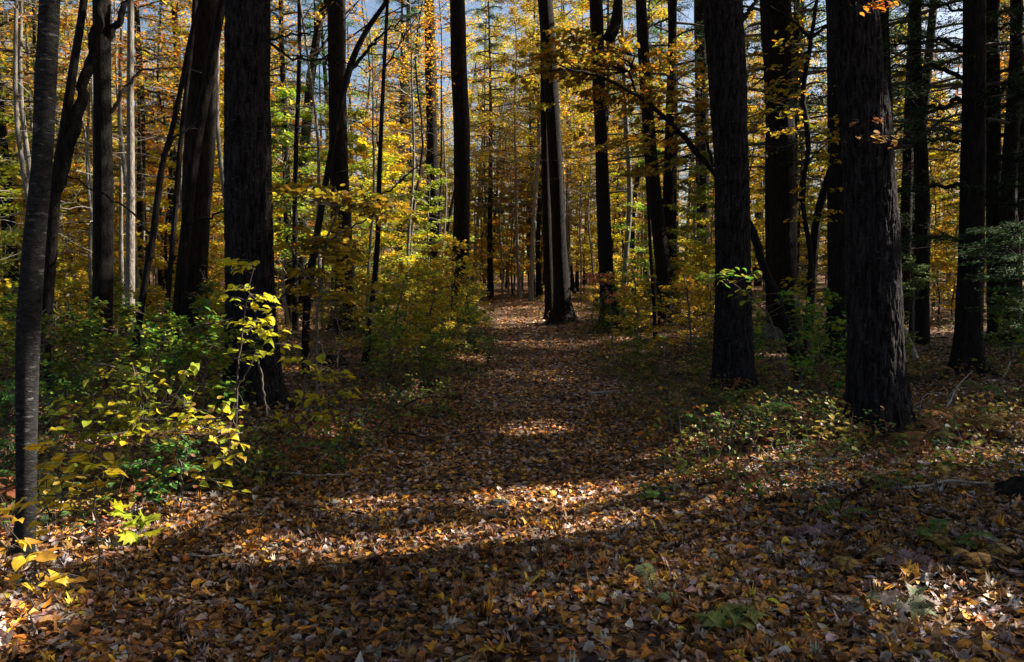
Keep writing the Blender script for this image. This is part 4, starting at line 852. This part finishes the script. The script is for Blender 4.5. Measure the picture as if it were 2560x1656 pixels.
place('h1', 4, 13.5, 24, .36, .75, .8, .6, 1.); place('h2', 3, 14, 24, .3, .75, .8); place('y1', 5, 18, 32, .3, .75); place('p4', 10, 15, 32, .3, .75); place('s1', 5, 8, 14, -.7, -.3, .5, .6, 1.); place('s2', 8, 6.5, 12, -.7, -.28, .5)
place('h2', 9, 20, 60, .2, .75); place('h2', 7, 20, 60, -.75, .2)
place('p1', 16, 24, 75); place('p2', 26, 22, 70); place('p3', 22, 20, 65); place('p4', 56, 16, 60); place('p4', 30, 24, 62, -.14, .22, .7); place('p2', 8, 40, 70, -.12, .1); place('y1', 10, 36, 62, -.1, .12); place('p3', 10, 34, 60, -.1, .14); place('p5', 14, 26, 75)
first = set(); seen = {}; ORD = ['nearest', 'second nearest', 'third nearest', 'fourth nearest', 'fifth nearest', 'sixth nearest', 'seventh nearest', 'eighth nearest', 'ninth nearest', 'tenth nearest']
for kind, x, y, s in sorted(BG, key=lambda b: b[2]):
    r = PT[kind] if kind not in first else copy_tree(PT[kind]); first.add(kind)
    r.location = (x, y, float(gz(x, y))); r.rotation_euler = (rng.normal(0, .025), rng.normal(0, .025), rng.uniform(0, 6.28)); r.scale = (s, s, s*rng.uniform(.9, 1.1))
    lb = DESC[kind]+' '+zone(x, y); c = seen.get(lb, 0); seen[lb] = c+1
    r['label'] = (ORD[min(c, 9)]+' ' if True else '')+lb; r['group'] = DESC[kind]+'s of the background wood'
# the wood beyond, read as one mass
m = MB(); n = 60000
a = rng.uniform(-.9, .9, n); dd = rng.uniform(75, 120, n); x = a*dd; hh = rng.beta(1.3, 2.0, n)*24+.2
cl = np.array([noise.noise(Vector((p_*.12, q_*.12, r_*.16))) for p_, q_, r_ in zip(x, dd, hh)])
kp = cl > -.12+.012*hh; x, dd, hh, cl = x[kp], dd[kp], hh[kp], cl[kp]
n2 = 30000; a = rng.uniform(-.9, .9, n2); d2 = rng.uniform(72, 90, n2)
x = np.r_[x, a*d2]; dd = np.r_[dd, d2]; hh = np.r_[hh, rng.beta(1.1, 2, n2)*7]
n = len(x); c = pal(n, YEL+GLD+GRN+YGR, None, .3)
leaves(m, np.stack([x, dd, gz(x, dd)+hh], 1), .42, T_far(.35), c, 1, .5, -.2)
for _ in range(260):
    d_ = rng.uniform(72, 120); x_ = rng.uniform(-.85, .85)*d_; h_ = rng.uniform(14, 24); r_ = rng.uniform(.06, .22); z_ = float(gz(x_, d_))
    tube(m, np.array([(x_, d_, z_), (x_+rng.normal(0, .5), d_, z_+h_*.5), (x_+rng.normal(0, 1), d_, z_+h_)]), [r_, r_*.8, r_*.3], 5)
o = m.build('distant_woods', [B_brown, M_leaf]); o['kind'] = 'stuff'; o['label'] = 'far-off mass of autumn trees closing the view'; o['category'] = 'woods'
